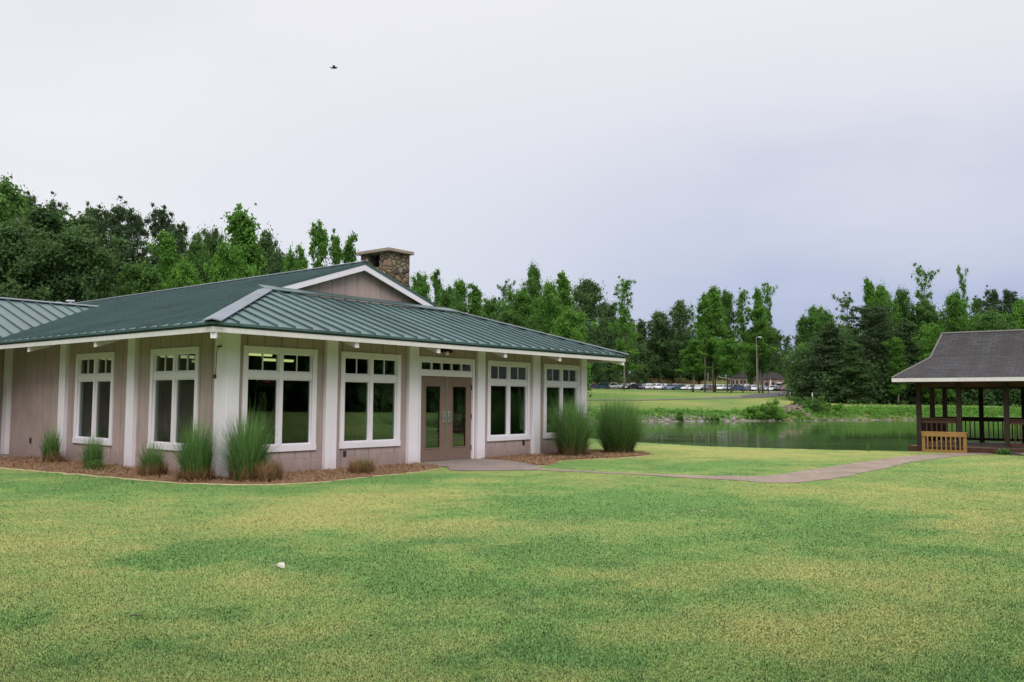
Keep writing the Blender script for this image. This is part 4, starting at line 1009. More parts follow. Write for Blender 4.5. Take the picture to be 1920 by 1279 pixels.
T = [
 # left of the ridge
 (8, 358, 78, 'broad', 'mid', 190, 'tall green tree cut by the left edge of the picture', G1),
 (55, 372, 92, 'pine', 'pine', 70, 'loose pine top peeking out highest at far left', G1),
 (102, 384, 95, 'pine', 'pine', 70, 'thin pine top standing above the huge rounded tree', G1),
 (95, 408, 66, 'broad', 'dark', 240, 'huge rounded dark green tree above the wing roof', G1),
 (150, 440, 62, 'broad', 'dark', 190, 'lower right bulge of dark foliage beside the dark pine', G1),
 (20, 430, 60, 'broad', 'dark', 200, 'dense dark tree directly over the left wing roof', G1),
 (178, 396, 90, 'pine', 'pine', 70, 'narrow dark pine left of the twin topped pine', G1),
 (212, 391, 82, 'pine', 'pine', 100, 'tall dark full pine behind the roof valley', G1),
 (248, 398, 88, 'pine', 'pine', 75, 'dark pine leaning right beside the tall full pine', G1),
 (305, 398, 84, 'pine', 'pine', 80, 'open dark pine with sky showing, left of the bright poplar', G1),
 (335, 425, 86, 'pine', 'dark', 70, 'broad topped pine right of the open pine', G1),
 (312, 452, 72, 'plume', 'bright', 60, 'bright slender sapling below the open pine', G1),
 (268, 505, 66, 'broad', 'mid', 130, 'mid green bushy tree low over the ridge', G1),
 (345, 500, 66, 'broad', 'bright', 90, 'small bright round tree touching the roof ridge', G1),
 (368, 452, 78, 'broad', 'mid', 80, 'green tree with rounded top left of the bright poplar', G1),
 (402, 440, 88, 'broad', 'dark', 80, 'dark tree behind the left side of the bright poplar', G1),
 (455, 398, 62, 'poplar', 'bright', 112, 'tall bright green conical poplar above the ridge', G1),
 (425, 470, 58, 'broad', 'bright', 90, 'bright lower tree in front of the tall conical one', G1),
 (498, 446, 86, 'broad', 'dark', 85, 'dark spreading tree right of the conical poplar', G1),
 (520, 475, 80, 'pine', 'dark', 60, 'sparse dark tree edge beside the gap of sky', G1),
 (545, 482, 70, 'broad', 'bright', 52, 'short bright tree just left of the gap before the slender trio', G1),
 (568, 474, 70, 'plume', 'bright', 42, 'bright leaning sapling nearest left of the slender trio', G1),
 (598, 434, 80, 'plume', 'bright', 48, 'leftmost and tallest of the slender trio near the chimney', G1),
 (628, 444, 80, 'plume', 'bright', 42, 'middle tree of the slender trio left of the chimney', G1),
 (655, 450, 80, 'plume', 'bright', 44, 'slender tree immediately left of the stone chimney', G1),
 # right of the chimney
 (786, 520, 120, 'broad', 'bright', 62, 'bright tree immediately right of the chimney', G2),
 (820, 515, 135, 'plume', 'mid', 36, 'spire topped tree second right of the chimney', G2),
 (842, 545, 130, 'broad', 'mid', 60, 'low green tree between the spire and the paired bright trees', G2),
 (862, 533, 135, 'broad', 'bright', 56, 'left of the paired bright trees over the front slope', G2),
 (893, 540, 135, 'plume', 'bright', 48, 'right of the paired bright trees over the front slope', G2),
 (943, 542, 150, 'sparse', 'dark', 46, 'thin dark tree in the dip of the skyline', G2),
 (925, 565, 120, 'broad', 'mid', 70, 'rounded green tree filling the dip of the skyline', G2),
 (975, 550, 118, 'broad', 'bright', 80, 'bright green tree left of the tallest crown', G2),
 (1000, 506, 140, 'broad', 'mid', 62, 'tallest crown above the right half of the roof', G2),
 (1030, 538, 118, 'broad', 'bright', 72, 'bright tree just right of the tallest crown', G2),
 (1053, 522, 125, 'poplar', 'bright', 60, 'bright poplar with a thin spire over the roof', G2),
 (1100, 532, 250, 'broad', 'dark', 95, 'large dark tree above the right end of the roof', G2),
 (1070, 590, 105, 'broad', 'bright', 90, 'low bright tree against the roof slope', G2),
 (960, 590, 108, 'broad', 'mid', 95, 'low mid green tree against the roof slope', G2),
 (1135, 572, 285, 'broad', 'dark', 80, 'dark lower tree beside the snaggy pale tree', G2),
 (1118, 640, 300, 'broad', 'dark', 85, 'dark underwood tree under the roof corner', G2),
 (1170, 536, 226, 'sparse_hi', 'bright', 66, 'snaggy thin tree with bare limbs beyond the roof corner', G2),
 (1168, 640, 262, 'plume_hi', 'bright', 50, 'bright young growth around the snaggy tree foot', G2),
 (1203, 600, 318, 'cedar', 'pine', 50, 'dark upright tree between the snaggy tree and the car park', G3),
 (1150, 600, 330, 'broad', 'dark', 90, 'dark crown behind the snaggy tree', G3),
 (1235, 590, 318, 'broad', 'dark', 80, 'broad dark tree over the pale blue parked car', G3),
 (1275, 569, 316, 'broad', 'dark', 58, 'tall open dark tree left of the bright roadside trees', G3),
 (1262, 622, 330, 'broad', 'dark', 70, 'low dark tree behind the open dark tree', G3),
 (1298, 640, 215, 'plume_hi', 'bright', 44, 'small bright roadside tree below the open dark tree', G3),
 (1320, 552, 220, 'plume_hi', 'bright', 36, 'left stem of the tall bright roadside pair', G3),
 (1337, 543, 222, 'poplar_hi', 'bright', 56, 'tallest bright roadside tree over the red car', G3),
 (1340, 640, 225, 'broad_hi', 'dark', 56, 'dark ivy covered tree leaning over the red car', G3),
 (1362, 556, 235, 'broad_hi', 'mid', 46, 'green crown right of the tallest roadside tree', G3),
 (1391, 556, 222, 'sparse_hi', 'bright', 50, 'open bright tree with sky between its limbs', G3),
 (1370, 640, 214, 'broad_hi', 'bright', 60, 'low bright tree in front of the grey roof', G3),
 (1421, 547, 218, 'plume_hi', 'bright', 40, 'slim bright tree left of the light pole', G3),
 (1438, 543, 226, 'sparse_hi', 'bright', 44, 'sparse tree with a forked pale top beside the light pole', G3),
 (1428, 610, 222, 'broad_hi', 'mid', 66, 'mid green mass in front of the light pole', G3),
 (1452, 620, 325, 'broad', 'dark', 38, 'dark tree behind the brick house', G3),
 (1408, 625, 325, 'broad', 'mid', 60, 'mid green tree on the hillside left of the brick house', G3),
 (1310, 650, 330, 'broad', 'mid', 80, 'green tree on the brown slope above the cars', G3),
 (1476, 632, 320, 'pine', 'dark', 24, 'small far tree in the gap before the wood', G3),
 # wood on the right
 (1508, 598, 172, 'broad', 'mid', 44, 'rounded pale tree forming the left edge of the wood', G4),
 (1506, 648, 165, 'broad', 'bright', 58, 'bright low foliage at the left edge of the wood', G4),
 (1526, 580, 172, 'broad', 'bright', 56, 'bright tree second from the left edge of the wood', G4),
 (1548, 588, 168, 'broad', 'mid', 60, 'green tree before the bare snag', G4),
 (1592, 566, 190, 'sparse', 'mid', 60, 'half dead snag with bare twigs above the wood', G4),
 (1556, 610, 155, 'cedar', 'pine', 110, 'dark drooping evergreen at the left of the wood', G4),
 (1628, 532, 178, 'poplar', 'bright', 44, 'bright spire left of centre in the wood', G4),
 (1650, 543, 174, 'broad', 'bright', 66, 'bright full tree right beside the spire', G4),
 (1690, 550, 176, 'broad', 'mid', 62, 'tree with dark right hand side next to the gap', G4),
 (1636, 575, 156, 'pine', 'pine', 110, 'wide dark pine in the centre of the wood', G4),
 (1600, 640, 150, 'cedar', 'dark', 90, 'dark bushy tree low in the wood centre', G4),
 (1704, 600, 156, 'cedar', 'dark', 90, 'dark tree left of the pavilion roof', G4),
 (1734, 514, 180, 'sparse', 'bright', 56, 'tall open crowned tree left of the pavilion roof', G4),
 (1735, 570, 172, 'broad', 'mid', 90, 'green mass beneath the tall open crown', G4),
 (1748, 612, 148, 'broad', 'bright', 74, 'bright rounded tree touching the pavilion hip', G4),
 (1790, 556, 168, 'broad', 'bright', 74, 'bright tree above the left end of the pavilion ridge', G4),
 (1806, 517, 176, 'sparse', 'bright', 30, 'thin spire rising over the pavilion ridge', G4),
 (1836, 562, 182, 'pine', 'mid', 50, 'loose tree right of the thin spire', G4),
 (1860, 546, 182, 'pine', 'pine', 44, 'dark pointed tree over the middle of the pavilion ridge', G4),
 (1893, 547, 180, 'pine', 'pine', 56, 'dark round topped pine over the right of the pavilion', G4),
 (1915, 568, 165, 'broad', 'bright', 70, 'bright tree at the right edge of the picture', G4),
 (1855, 590, 160, 'broad', 'mid', 90, 'low green tree directly behind the pavilion ridge', G4),
 (1680, 640, 148, 'plume', 'bright', 40, 'small bright sapling low in front of the dark pine', G4),
]
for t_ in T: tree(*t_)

# woodland masses that nobody could count
def wood_mass(name, specs, fol, label, seed, ls=.55):
    g = np.random.default_rng(seed); cs = []; tn = []; nb = []
    for (pxa, pxb, Ya, Yb, topa, topb, n) in specs:
        for i in range(n):
            px = g.uniform(pxa, pxb); Yd = g.uniform(Ya, Yb); f = (px - pxa) / (pxb - pxa)
            top = topa * (1 - f) + topb * f + 16 * sin(px * .11) + 9 * sin(px * .31 + 2) + g.uniform(0, 22)
            x, _, zt2 = at_depth(px, top, Yd); zb = tz(x, Yd); z = zb + (zt2 - zb) * g.random() ** .75
            rc = g.uniform(1.2, 2.6); m = 46; dv = g.normal(0, 1, (m, 3)); dv /= np.linalg.norm(dv, axis=1)[:, None]
            p = np.array((x, Yd, z)) + dv * (rc * g.random(m) ** .4)[:, None]
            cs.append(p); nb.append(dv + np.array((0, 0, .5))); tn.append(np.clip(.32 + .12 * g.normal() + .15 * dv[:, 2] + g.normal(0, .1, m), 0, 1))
    cs = np.concatenate(cs); nb = np.concatenate(nb); tn = np.concatenate(tn)
    k = cs[:, 2] > terrain(cs[:, 0], cs[:, 1]); cs, nb, tn = cs[k], nb[k], tn[k]
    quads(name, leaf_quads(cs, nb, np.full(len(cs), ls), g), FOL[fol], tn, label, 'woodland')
wood_mass('woodland', [(-250, 200, 85, 110, 440, 450, 500), (180, 560, 85, 105, 470, 520, 420), (560, 760, 85, 100, 520, 540, 120), (740, 1090, 140, 175, 560, 590, 640), (1060, 1215, 300, 330, 610, 640, 260)], 'dark', 'dark mass of woods behind the clubhouse', 5)
wood_mass('woodland', [(1492, 1950, 172, 200, 625, 585, 1500), (1480, 1600, 158, 165, 650, 640, 200), (1540, 2100, 150, 158, 690, 690, 700), (1950, 2400, 150, 190, 580, 560, 700)], 'dark', 'dark mass of the wood across the pond', 6)
wood_mass('woodland', [(1190, 1320, 340, 380, 618, 640, 420), (1300, 1480, 350, 390, 645, 665, 420), (1050, 1200, 330, 380, 610, 620, 250)], 'mid', 'far wooded hillside beyond the car park', 8, .8)
# unseen wood added around the camera so the window glass reflects dark foliage
g = np.random.default_rng(3); cs = []; nb = []; tn = []
for i in range(1800):
    a = g.uniform(-2.15, 2.45); r = g.uniform(46, 60) + (44 if a > 1.3 else 0) ; x = sin(a) * r; y = -cos(a) * r
    if a > 1.3: continue
    z = g.uniform(.5, (15 if a < 1.3 else 21) + 3 * sin(a * 9)); rc = g.uniform(1.2, 2.6); m = 50; dv = g.normal(0, 1, (m, 3)); dv /= np.linalg.norm(dv, axis=1)[:, None]
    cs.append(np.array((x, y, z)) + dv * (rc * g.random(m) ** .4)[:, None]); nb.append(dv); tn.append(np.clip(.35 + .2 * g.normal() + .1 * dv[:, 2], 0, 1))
for i in range(3000):
    a = g.uniform(1.25, 2.5); r = g.uniform(92, 108); x = sin(a) * r; y = -cos(a) * r; z = g.uniform(-.5, 19 + 3 * sin(a * 11)) ; rc = g.uniform(1.8, 3.4); m = 44
    dv = g.normal(0, 1, (m, 3)); dv /= np.linalg.norm(dv, axis=1)[:, None]; cs.append(np.array((x, y, z)) + dv * (rc * g.random(m) ** .4)[:, None]); nb.append(dv); tn.append(np.clip(.35 + .2 * g.normal() + .1 * dv[:, 2], 0, 1))
cs = np.concatenate(cs); nb = np.concatenate(nb); tn = np.concatenate(tn)
quads('woodland', leaf_quads(cs, nb, np.full(len(cs), 1.5), g), FOL['dark'], tn, 'unseen wood added around the camera, mirrored dark in the window glass', 'woodland')

# ------------------------------------------------------------------ far bank: plants, rocks, shrub
g = np.random.default_rng(21); cs = []; nb = []; tn = []
for i in range(2600):
    px = g.uniform(1100, 2050); x0 = (px - 960) / 1630.; Yb = 100.
    for _ in range(4): Yb = float(lerp_tab(far_pts, x0 * Yb))
    dense = .22 if px < 1410 else .75
    if g.random() > dense: continue
    Yd = Yb + g.uniform(2.2, 5.5) + (g.uniform(0, 5) if px > 1410 else g.uniform(0, 1.5)); x = x0 * Yd * 1.0; zb = tz(x, Yd)
    hh = g.uniform(.15, .7) * (1 if px > 1500 else .6); m = 26; dv = g.normal(0, 1, (m, 3))
    p = np.array((x, Yd, zb + hh * .5)) + dv * np.array((.45, .35, hh * .4)); cs.append(p); nb.append(dv * .4 + np.array((0, -.4, 1))); tn.append(np.clip(.55 + .2 * g.normal() + g.normal(0, .15, m), 0, 1))
cs = np.concatenate(cs); nb = np.concatenate(nb); tn = np.concatenate(tn)
quads('shore_plants', leaf_quads(cs, nb, np.full(len(cs), .24), g), FOL['bright'], tn, 'bright green weeds growing along the far shore', 'plants')
def rock_mesh(n, place, seed, rmin, rmax):
    g = np.random.default_rng(seed); mb = MB()
    for i in range(n):
        x, y, z = place(g); r = g.uniform(rmin, rmax); th = np.linspace(0, 2 * pi, 7)[:-1] + g.normal(0, .2, 6)
        b = len(mb.v); sx, sy, sz = r * g.uniform(.8, 1.5), r, r * g.uniform(.45, .8)
        for lev, (rr, zz) in enumerate(((.9, -.5), (1.0, .1), (.6, .8))):
            for a in th: mb.v.append((x + cos(a) * sx * rr * g.uniform(.8, 1.15), y + sin(a) * sy * rr * g.uniform(.8, 1.15), z + sz * zz * g.uniform(.85, 1.15)))
        for lev in (0, 1):
            for k in range(6):
                q = b + lev * 6; mb.f.append((q + k, q + (k + 1) % 6, q + 6 + (k + 1) % 6, q + 6 + k)); mb.m.append(0)
        mb.f.append(tuple(b + 12 + k for k in range(6))); mb.m.append(0)
    return mb
def mat_rock():
    k = NT('pale rocks'); oi = k.pos(); n = k.noise(oi, 1.7, 2); n2 = k.noise(oi, 9, 4)
    col = k.mixc((.05, .045, .035, 1), (.34, .31, .27, 1), k.maprange(k.math('ADD', k.math('MULTIPLY', n, .7), k.math('MULTIPLY', n2, .3)), .35, .65))
    k.surf(k.bsdf(col, .95, .2)); return k.m
M['rock'] = mat_rock()
def place_shore(g):
    px = g.choice([g.uniform(1205, 1330), g.uniform(1230, 1420), g.uniform(1100, 2000)]); x0 = (px - 960) / 1630.; Yb = 100.
    for _ in range(4): Yb = float(lerp_tab(far_pts, x0 * Yb))
    Yd = Yb + g.uniform(1.2, 4.2); x = x0 * Yd; return x, Yd, max(-.74, tz(x, Yd) - .03)
o = rock_mesh(1000, place_shore, 4, .06, .30).build('shore_rocks', M['rock'], fix=False); tag(o, 'pale rocks lining the far waterline', 'rocks', kind='stuff')
def place_pile(g):
    px = g.uniform(1462, 1520); x, y, z = at_depth(px, 780, 111.5 + g.uniform(-2.0, 3.5)); return x, y, tz(x, y) + g.uniform(0, .8) * (1 - abs(px - 1492) / 34)
o = rock_mesh(300, place_pile, 5, .10, .30).build('rock_pile', [mat_paint('reddish rubble', (.24, .18, .15, 1), .95, .25, streak=False)], fix=False); tag(o, 'heap of reddish rubble on the far bank between green bushes', 'rocks', kind='stuff')
def bush(px, py, Yd, w, h, fol, label, seed, name='shrub'):
    g = np.random.default_rng(seed); x, _, _ = at_depth(px, py, Yd); zb = tz(x, Yd); t = empty(name, (x, Yd, zb - .05)); tag(t, label, 'shrub', 'shrubs on the far bank')
    cs = []; nb = []; tn = []
    for i in range(60):
        c = np.array((g.normal(0, w * .24), g.normal(0, w * .2), abs(g.normal(0, h * .38)))); c[2] = min(c[2], h * .85); m = 70; dv = g.normal(0, 1, (m, 3)); dv /= np.linalg.norm(dv, axis=1)[:, None]
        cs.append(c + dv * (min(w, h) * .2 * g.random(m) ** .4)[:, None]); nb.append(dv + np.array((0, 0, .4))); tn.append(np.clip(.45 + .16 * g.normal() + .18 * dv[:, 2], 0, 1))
    cs = np.concatenate(cs); nb = np.concatenate(nb); tn = np.concatenate(tn); cs[:, 2] = np.abs(cs[:, 2])
    link('foliage', quads('foliage', leaf_quads(cs, nb, np.full(len(cs), .2), g), FOL[fol], tn), t)
    mb = MB()
    for k in range(5): mb.tube([(0, 0, 0), (g.normal(0, w * .1), g.normal(0, w * .1), h * .4), (g.normal(0, w * .2), g.normal(0, w * .2), h * .7)], [.05, .035, .01], 5)
    mb.build('stems', M['bark'], t)
bush(1442, 785, 107, 5.0, 2.3, 'bright', 'large bright green shrub left of the rubble heap', 1)
bush(1412, 785, 106, 2.8, 1.3, 'bright', 'lower shrub at the left foot of the large bright shrub', 2)
bush(1527, 785, 113, 2.6, 2.0, 'mid', 'green shrub right of the rubble heap', 3)
bush(1555, 785, 115, 3.6, 1.4, 'bright', 'low wide shrub farther right of the rubble heap', 4)
bush(1275, 790, 99, .8, 1.3, 'mid', 'small dark upright shrub alone on the grassy bank', 5)
bush(1335, 790, 101, 2.0, .7, 'mid', 'low dark shrub on the bank between the lone shrub and the large one', 6)
bush(1500, 765, 118, 2.4, 1.6, 'mid', 'dark green shrub growing behind the rubble heap', 7)

# ------------------------------------------------------------------ road, car park, cars
def draped(name, left, right, mat, dz=.03, n=6):
    """strip between two polylines draped on the terrain"""
    mb = MB(); L = len(left)
    for i in range(L - 1):
        for k in range(n):
            for j in range(n):
                def pt(a, b):
                    l = np.array(left[i]) * (1 - a) + np.array(left[i + 1]) * a; r = np.array(right[i]) * (1 - a) + np.array(right[i + 1]) * a
                    p = l * (1 - b) + r * b; return (p[0], p[1], tz(p[0], p[1]) + dz)
                mb.face([pt(k / n, j / n), pt((k + 1) / n, j / n), pt((k + 1) / n, (j + 1) / n), pt(k / n, (j + 1) / n)])
    o = mb.build(name, mat, fix=False); tag(o, kind='structure'); return o
draped('car_park', [(10, 268), (60, 268), (108, 266)], [(10, 298), (60, 298), (100, 297)], M['asphalt'], .03, 14)
dr_l = [hit(1060, 750.3)[:2], hit(1200, 749.8)[:2], hit(1300, 747.2)[:2], hit(1390, 742.5)[:2], hit(1440, 737)[:2], hit(1478, 733)[:2]]
dr_r = [hit(1060, 752)[:2], hit(1200, 751.5)[:2], hit(1300, 749)[:2], hit(1390, 747.5)[:2], hit(1450, 745)[:2], hit(1500, 740)[:2]]
draped('road', dr_l[:4], dr_r[:4], M['drive'], .06, 8); draped('road', dr_l[3:], dr_r[3:], M['asphalt'], .062, 8)
draped('road', [dr_l[-1], (80, 235), (88, 262)], [dr_r[-1], (86, 232), (96, 262)], M['asphalt'], .065, 8)

def car_meshes(kind):
    L, Wd = {'sedan': (4.7, 1.8), 'suv': (4.8, 1.9), 'pickup': (5.7, 1.95)}[kind]
    if kind == 'sedan':
        body = [(-2.35, .35), (-2.3, .78), (-1.7, .95), (1.0, .95), (2.2, .78), (2.35, .6), (2.35, .32)]; cab = [(-1.75, .93), (-1.1, 1.42), (.25, 1.45), (1.15, .93)]
    elif kind == 'suv':
        body = [(-2.4, .4), (-2.4, 1.0), (-2.3, 1.1), (1.1, 1.08), (2.2, .95), (2.4, .7), (2.4, .38)]; cab = [(-2.32, 1.08), (-2.1, 1.68), (.3, 1.72), (1.15, 1.06)]
    else:
        body = [(-2.85, .5), (-2.85, 1.12), (-.9, 1.12), (-.9, 1.1), (1.6, 1.12), (2.7, 1.02), (2.85, .8), (2.85, .48)]; cab = [(-.95, 1.1), (-.8, 1.78), (.7, 1.82), (1.45, 1.1)]
    wz = .33 if kind == 'sedan' else .38; wx = L * .31
    mb = MB(); hw = Wd / 2
    def extr(prof, w0, w1, mi=0, m=mb, wt=None):
        n = len(prof); zmin = min(p[1] for p in prof); zmax = max(p[1] for p in prof); b = len(m.v)
        for s in (-1, 1):
            for (x, z) in prof:
                f = (z - zmin) / (zmax - zmin); m.v.append((x, s * (w0 * (1 - f) + w1 * f), z))
        m.f.append(tuple(b + i for i in range(n))[::-1]); m.m.append(mi); m.f.append(tuple(b + n + i for i in range(n))); m.m.append(mi)
        for i in range(n): j = (i + 1) % n; m.f.append((b + i, b + j, b + n + j, b + n + i)); m.m.append(mi)
    extr(body, hw, hw * .94); 
    # roof skin on top of the cabin
    x0, z0 = cab[1]; x1, z1 = cab[2]
    mb.hexa([(x0 - .06, -hw * .74, z0), (x1 + .06, -hw * .74, z1), (x1 + .06, hw * .74, z1), (x0 - .06, hw * .74, z0)], [(x0, -hw * .70, z0 + .05), (x1, -hw * .70, z1 + .05), (x1, hw * .70, z1 + .05), (x0, hw * .70, z0 + .05)])
    for xa, xb in ((cab[0], cab[1]), (cab[3], cab[2]), ((cab[1][0] * .5 + cab[2][0] * .5 - .25, cab[0][1]), (cab[1][0] * .5 + cab[2][0] * .5 - .2, cab[1][1]))):
        for s in (-1, 1): mb.beam((xa[0], s * hw * .915, xa[1]), (xb[0], s * hw * .735, xb[1]), .09, .07)
    for x_ in (-wx, wx):
        for s in (-1, 1): mb.tube([(x_, s * (hw - .02), wz + .02), (x_, s * (hw + .02), wz + .02)], wz + .09, 16, 1)
    bm_ = mb.mesh('body', [M['car'], M['tyre']])
    gm = MB(); extr(cab, hw * .90, hw * .72, 0, gm); gl = gm.mesh('windows', M['carglass'])
    wm = MB(); wm.tube([(0, -.11, 0), (0, .11, 0)], wz, 16); tw = wm.mesh('tyre', M['tyre'])
    rm = MB(); rm.tube([(0, -.125, 0), (0, .125, 0)], wz * .6, 12); rw = rm.mesh('rim', M['rim'])
    hl_ = MB(); hl_.box(L / 2 - .06, L / 2 + .015, -.16, .16, -.07, .07); lm = hl_.mesh('headlight', M['lamp_clear'])
    tl_ = MB(); tl_.box(-L / 2 - .015, -L / 2 + .05, -.12, .12, -.09, .09); tm_ = tl_.mesh('tail_light', M['lamp_red'])
    return dict(body=bm_, glass=gl, tyre=tw, rim=rw, wx=wx, hw=hw, wz=wz, head=lm, tail=tm_, lz=.68 if kind == 'sedan' else .85)
CAR = {k: car_meshes(k) for k in ('sedan', 'suv', 'pickup')}
COLS = dict(white=(.78, .78, .80), silver=(.42, .45, .50), blue=(.02, .045, .13), lightblue=(.22, .30, .42), black=(.012, .012, .018), red=(.22, .035, .04), purple=(.07, .03, .11), teal=(.02, .09, .13), grey=(.12, .12, .15), maroon=(.28, .09, .08))
def car(px, Yd, kind, col, rot, label, group, dz=0.06, detail=True):
    x, _, _ = at_depth(px, 728, Yd); z = tz(x, Yd) + dz; t = empty({'sedan': 'parked_car', 'suv': 'parked_suv', 'pickup': 'pickup_truck'}[kind], (x, Yd, z), radians(rot)); K = CAR[kind]
    o = link('body', K['body'], t); o.color = COLS[col] + (1,)
    link('windows', K['glass'], t)
    if detail:
        for sx in (-1, 1):
            for s in (-1, 1):
                w = link('wheel', K['tyre'], t); w.location = (sx * K['wx'], s * (K['hw'] - .09), K['wz']); r = link('rim', K['rim'], w)
        for s in (-1, 1):
            h_ = link('headlight', K['head'], t); h_.location = (K['wx'] * 0, s * K['hw'] * .72, K['lz']); q = link('tail_light', K['tail'], t); q.location = (0, s * K['hw'] * .78, K['lz'])
    tag(t, label, {'sedan': 'car', 'suv': 'suv', 'pickup': 'pickup truck'}[kind], group)
GR = 'cars parked in the front row of the car park'
F_ = [(1128, 'suv', 'teal', 170, 'dark teal suv at the left end of the car park'), (1151, 'pickup', 'white', 176, 'white pickup truck near the left end of the front row'),
      (1172, 'sedan', 'white', 200, 'white car mostly hidden by the thin trunk beside the white pickup'), (1189, 'suv', 'black', 190, 'black suv right of the thin trunk'), (1206, 'sedan', 'purple', 250, 'purple car behind the black suv'),
      (1218, 'sedan', 'white', 235, 'white car right of the purple car, nose forward'), (1236, 'suv', 'white', 255, 'white suv left of the pale blue suv'), (1255, 'suv', 'lightblue', 185, 'pale blue suv seen side on'),
      (1272, 'suv', 'teal', 200, 'teal suv touching the pale blue suv'), (1286, 'sedan', 'white', 240, 'white car right of the teal suv'), (1306, 'sedan', 'white', 180, 'white low sedan seen side on in the middle of the row'),
      (1325, 'suv', 'blue', 240, 'dark blue suv left of the dull red car'), (1337, 'sedan', 'maroon', 190, 'dull red car under the ivy covered tree'), (1352, 'suv', 'white', 245, 'white suv right of the dull red car'),
      (1365, 'pickup', 'silver', 220, 'silver pickup left of the deep blue truck'), (1384, 'pickup', 'blue', 195, 'deep blue truck seen nearly side on'), (1402, 'sedan', 'grey', 200, 'grey car behind the two roadside trunks'),
      (1415, 'suv', 'white', 250, 'white suv right of the grey car'), (1431, 'sedan', 'lightblue', 235, 'light blue car left of the last white suv'), (1445, 'suv', 'white', 190, 'last white suv near the right end of the row'),
      (1459, 'suv', 'black', 240, 'black suv at the right end of the front row'), (1470, 'sedan', 'red', 240, 'red car partly behind the last black suv'), (1112, 'sedan', 'purple', 200, 'dark purple car in the shade at the far left of the car park')]
for (px, kd, cl, rt_, lb) in F_: car(px, 272, kd, cl, rt_, lb, GR)
cn = 0
for row, Yd in ((1, 281), (2, 290)):
    for i, px in enumerate(range(1160 + row * 6, 1472, 15)):
        cl = random.choice(['white', 'white', 'white', 'silver', 'white', 'lightblue', 'black', 'white', 'red', 'grey']); kd = random.choice(['sedan', 'suv', 'suv', 'sedan'])
        nm = ('suv' if kd == 'suv' else 'car')
        lb = '%s %s in the %s row of the car park, only its roof showing' % (dict(lightblue='light blue').get(cl, cl), nm, ('second', 'rear')[row - 1])
        car(px + random.uniform(-3, 3), Yd, kd, cl, 90 + random.uniform(-5, 5) if random.random() < .5 else 270, lb, '%s %ss in the %s row' % (cl, nm, ('second', 'rear')[row - 1]), detail=False)
car(1391, 296, 'suv', 'white', 175, 'white high roofed van standing above the rear row', 'tall vehicles behind the rows'); 

# light poles, utility poles, marker post
def pole(px, ytop, Yd, r, label, cat, name, mat, lamp=None):
    x, _, zt2 = at_depth(px, ytop, Yd); zb = tz(x, Yd); t = empty(name, (x, Yd, zb)); tag(t, label, cat)
    h = zt2 - zb; mb = MB(); mb.tube([(0, 0, 0), (0, 0, h)], [r, r * .7], 8); mb.build('pole', mat, t)
    if lamp:
        mb = MB(); mb.tube([(0, 0, h * .985), (lamp * .6, 0, h * 1.0)], [.08, .06], 6); mb.build('arm', mat, t)
        mb = MB(); mb.box(lamp * .5, lamp * 1.5, -.2, .2, h * .99, h * .99 + .2); bevel(mb.build('lamp_head', M['white'], t), .06)
M['pole_w'] = mat_flat('pale pole', (.30, .29, .27, 1), .7)
pole(1418, 632, 214, .09, 'pale light pole with a white lamp head above the car park', 'light pole', 'light_pole', M['pole_w'], .9)
pole(1327, 655, 250, .14, 'thin pale pole rising out of the bright roadside tree', 'pole', 'utility_pole', M['pole_w'])
pole(1425, 645, 262, .14, 'wooden utility pole right of the white lamp head', 'pole', 'utility_pole', M['bark'], 1.6)
pole(1523, 736.5, 150, .10, 'short white marker post on the grass before the wood', 'post', 'marker_post', M['white'])
# low white wall / rail on the hillside
mb = MB(); p0 = at_depth(1343, 706, 300); p1 = at_depth(1374, 711, 296); mb.beam(p0, p1, .2, .25); 
for f in (0.02, .35, .68, .98):
    q = [p0[i] * (1 - f) + p1[i] * f for i in range(3)]; mb.box(q[0] - .04, q[0] + .04, q[1] - .04, q[1] + .04, tz(q[0], q[1]) - .1, q[2] - .1)
tag(mb.build('guard_rail', M['pole_w']), 'white sloping rail on the bank above the cars', 'rail')
# brick house on the hill
M['brick'] = mat_paint('tan brick', (.32, .22, .18, 1), .9, .15, streak=False)
hx, hy, hz = at_depth(1448, 713, 300); hz = tz(hx, hy)
hs = empty('brick_house', (hx, hy, hz), .15); hs.scale = (.8, .8, .9); tag(hs, 'tan brick house with dark openings half hidden by trees on the hill', 'house')
mb = MB(); mb.box(-4.8, 5.4, 0, 8, -.5, 4.2); mb.build('wall', M['brick'], hs)
mb = MB(); mb.hexa([(-5.4, -.8, 4.2), (6, -.8, 4.2), (6, 8.8, 4.2), (-5.4, 8.8, 4.2)], [(-3, 4, 6.8), (3.8, 4, 6.8), (3.8, 4.2, 6.8), (-3, 4.2, 6.8)]); mb.build('roof', M['shingle'], hs)
for a, b, z0, z1 in ((-3.4, -1.8, 1.0, 2.9), (-.2, 1.0, .1, 3.0), (1.8, 3.9, 1.0, 2.4)):
    mb = MB(); mb.box(a, b, -.05, .05, z0, z1); mb.build('window', M['carglass'], hs)
mb = MB(); mb.box(-1.15, -.75, -.35, 0, -.3, 4.19); mb.build('column', M['white'], hs)
mb = MB(); mb.box(1.6, 5.6, -1.2, -.04, 2.55, 2.8); mb.build('awning', M['white'], hs)
hx, hy, _ = at_depth(1385, 708, 315); hz = tz(hx, hy)
hs = empty('grey_house', (hx, hy, hz), -.1); hs.scale = (.5, .8, 1); tag(hs, 'pale house with a grey roof buried in trees above the car park', 'house')
mb = MB(); mb.box(-6, 6, 0, 7, -.5, 3.4); mb.build('wall', mat_paint('tan plaster', (.24, .20, .17, 1), .9), hs)
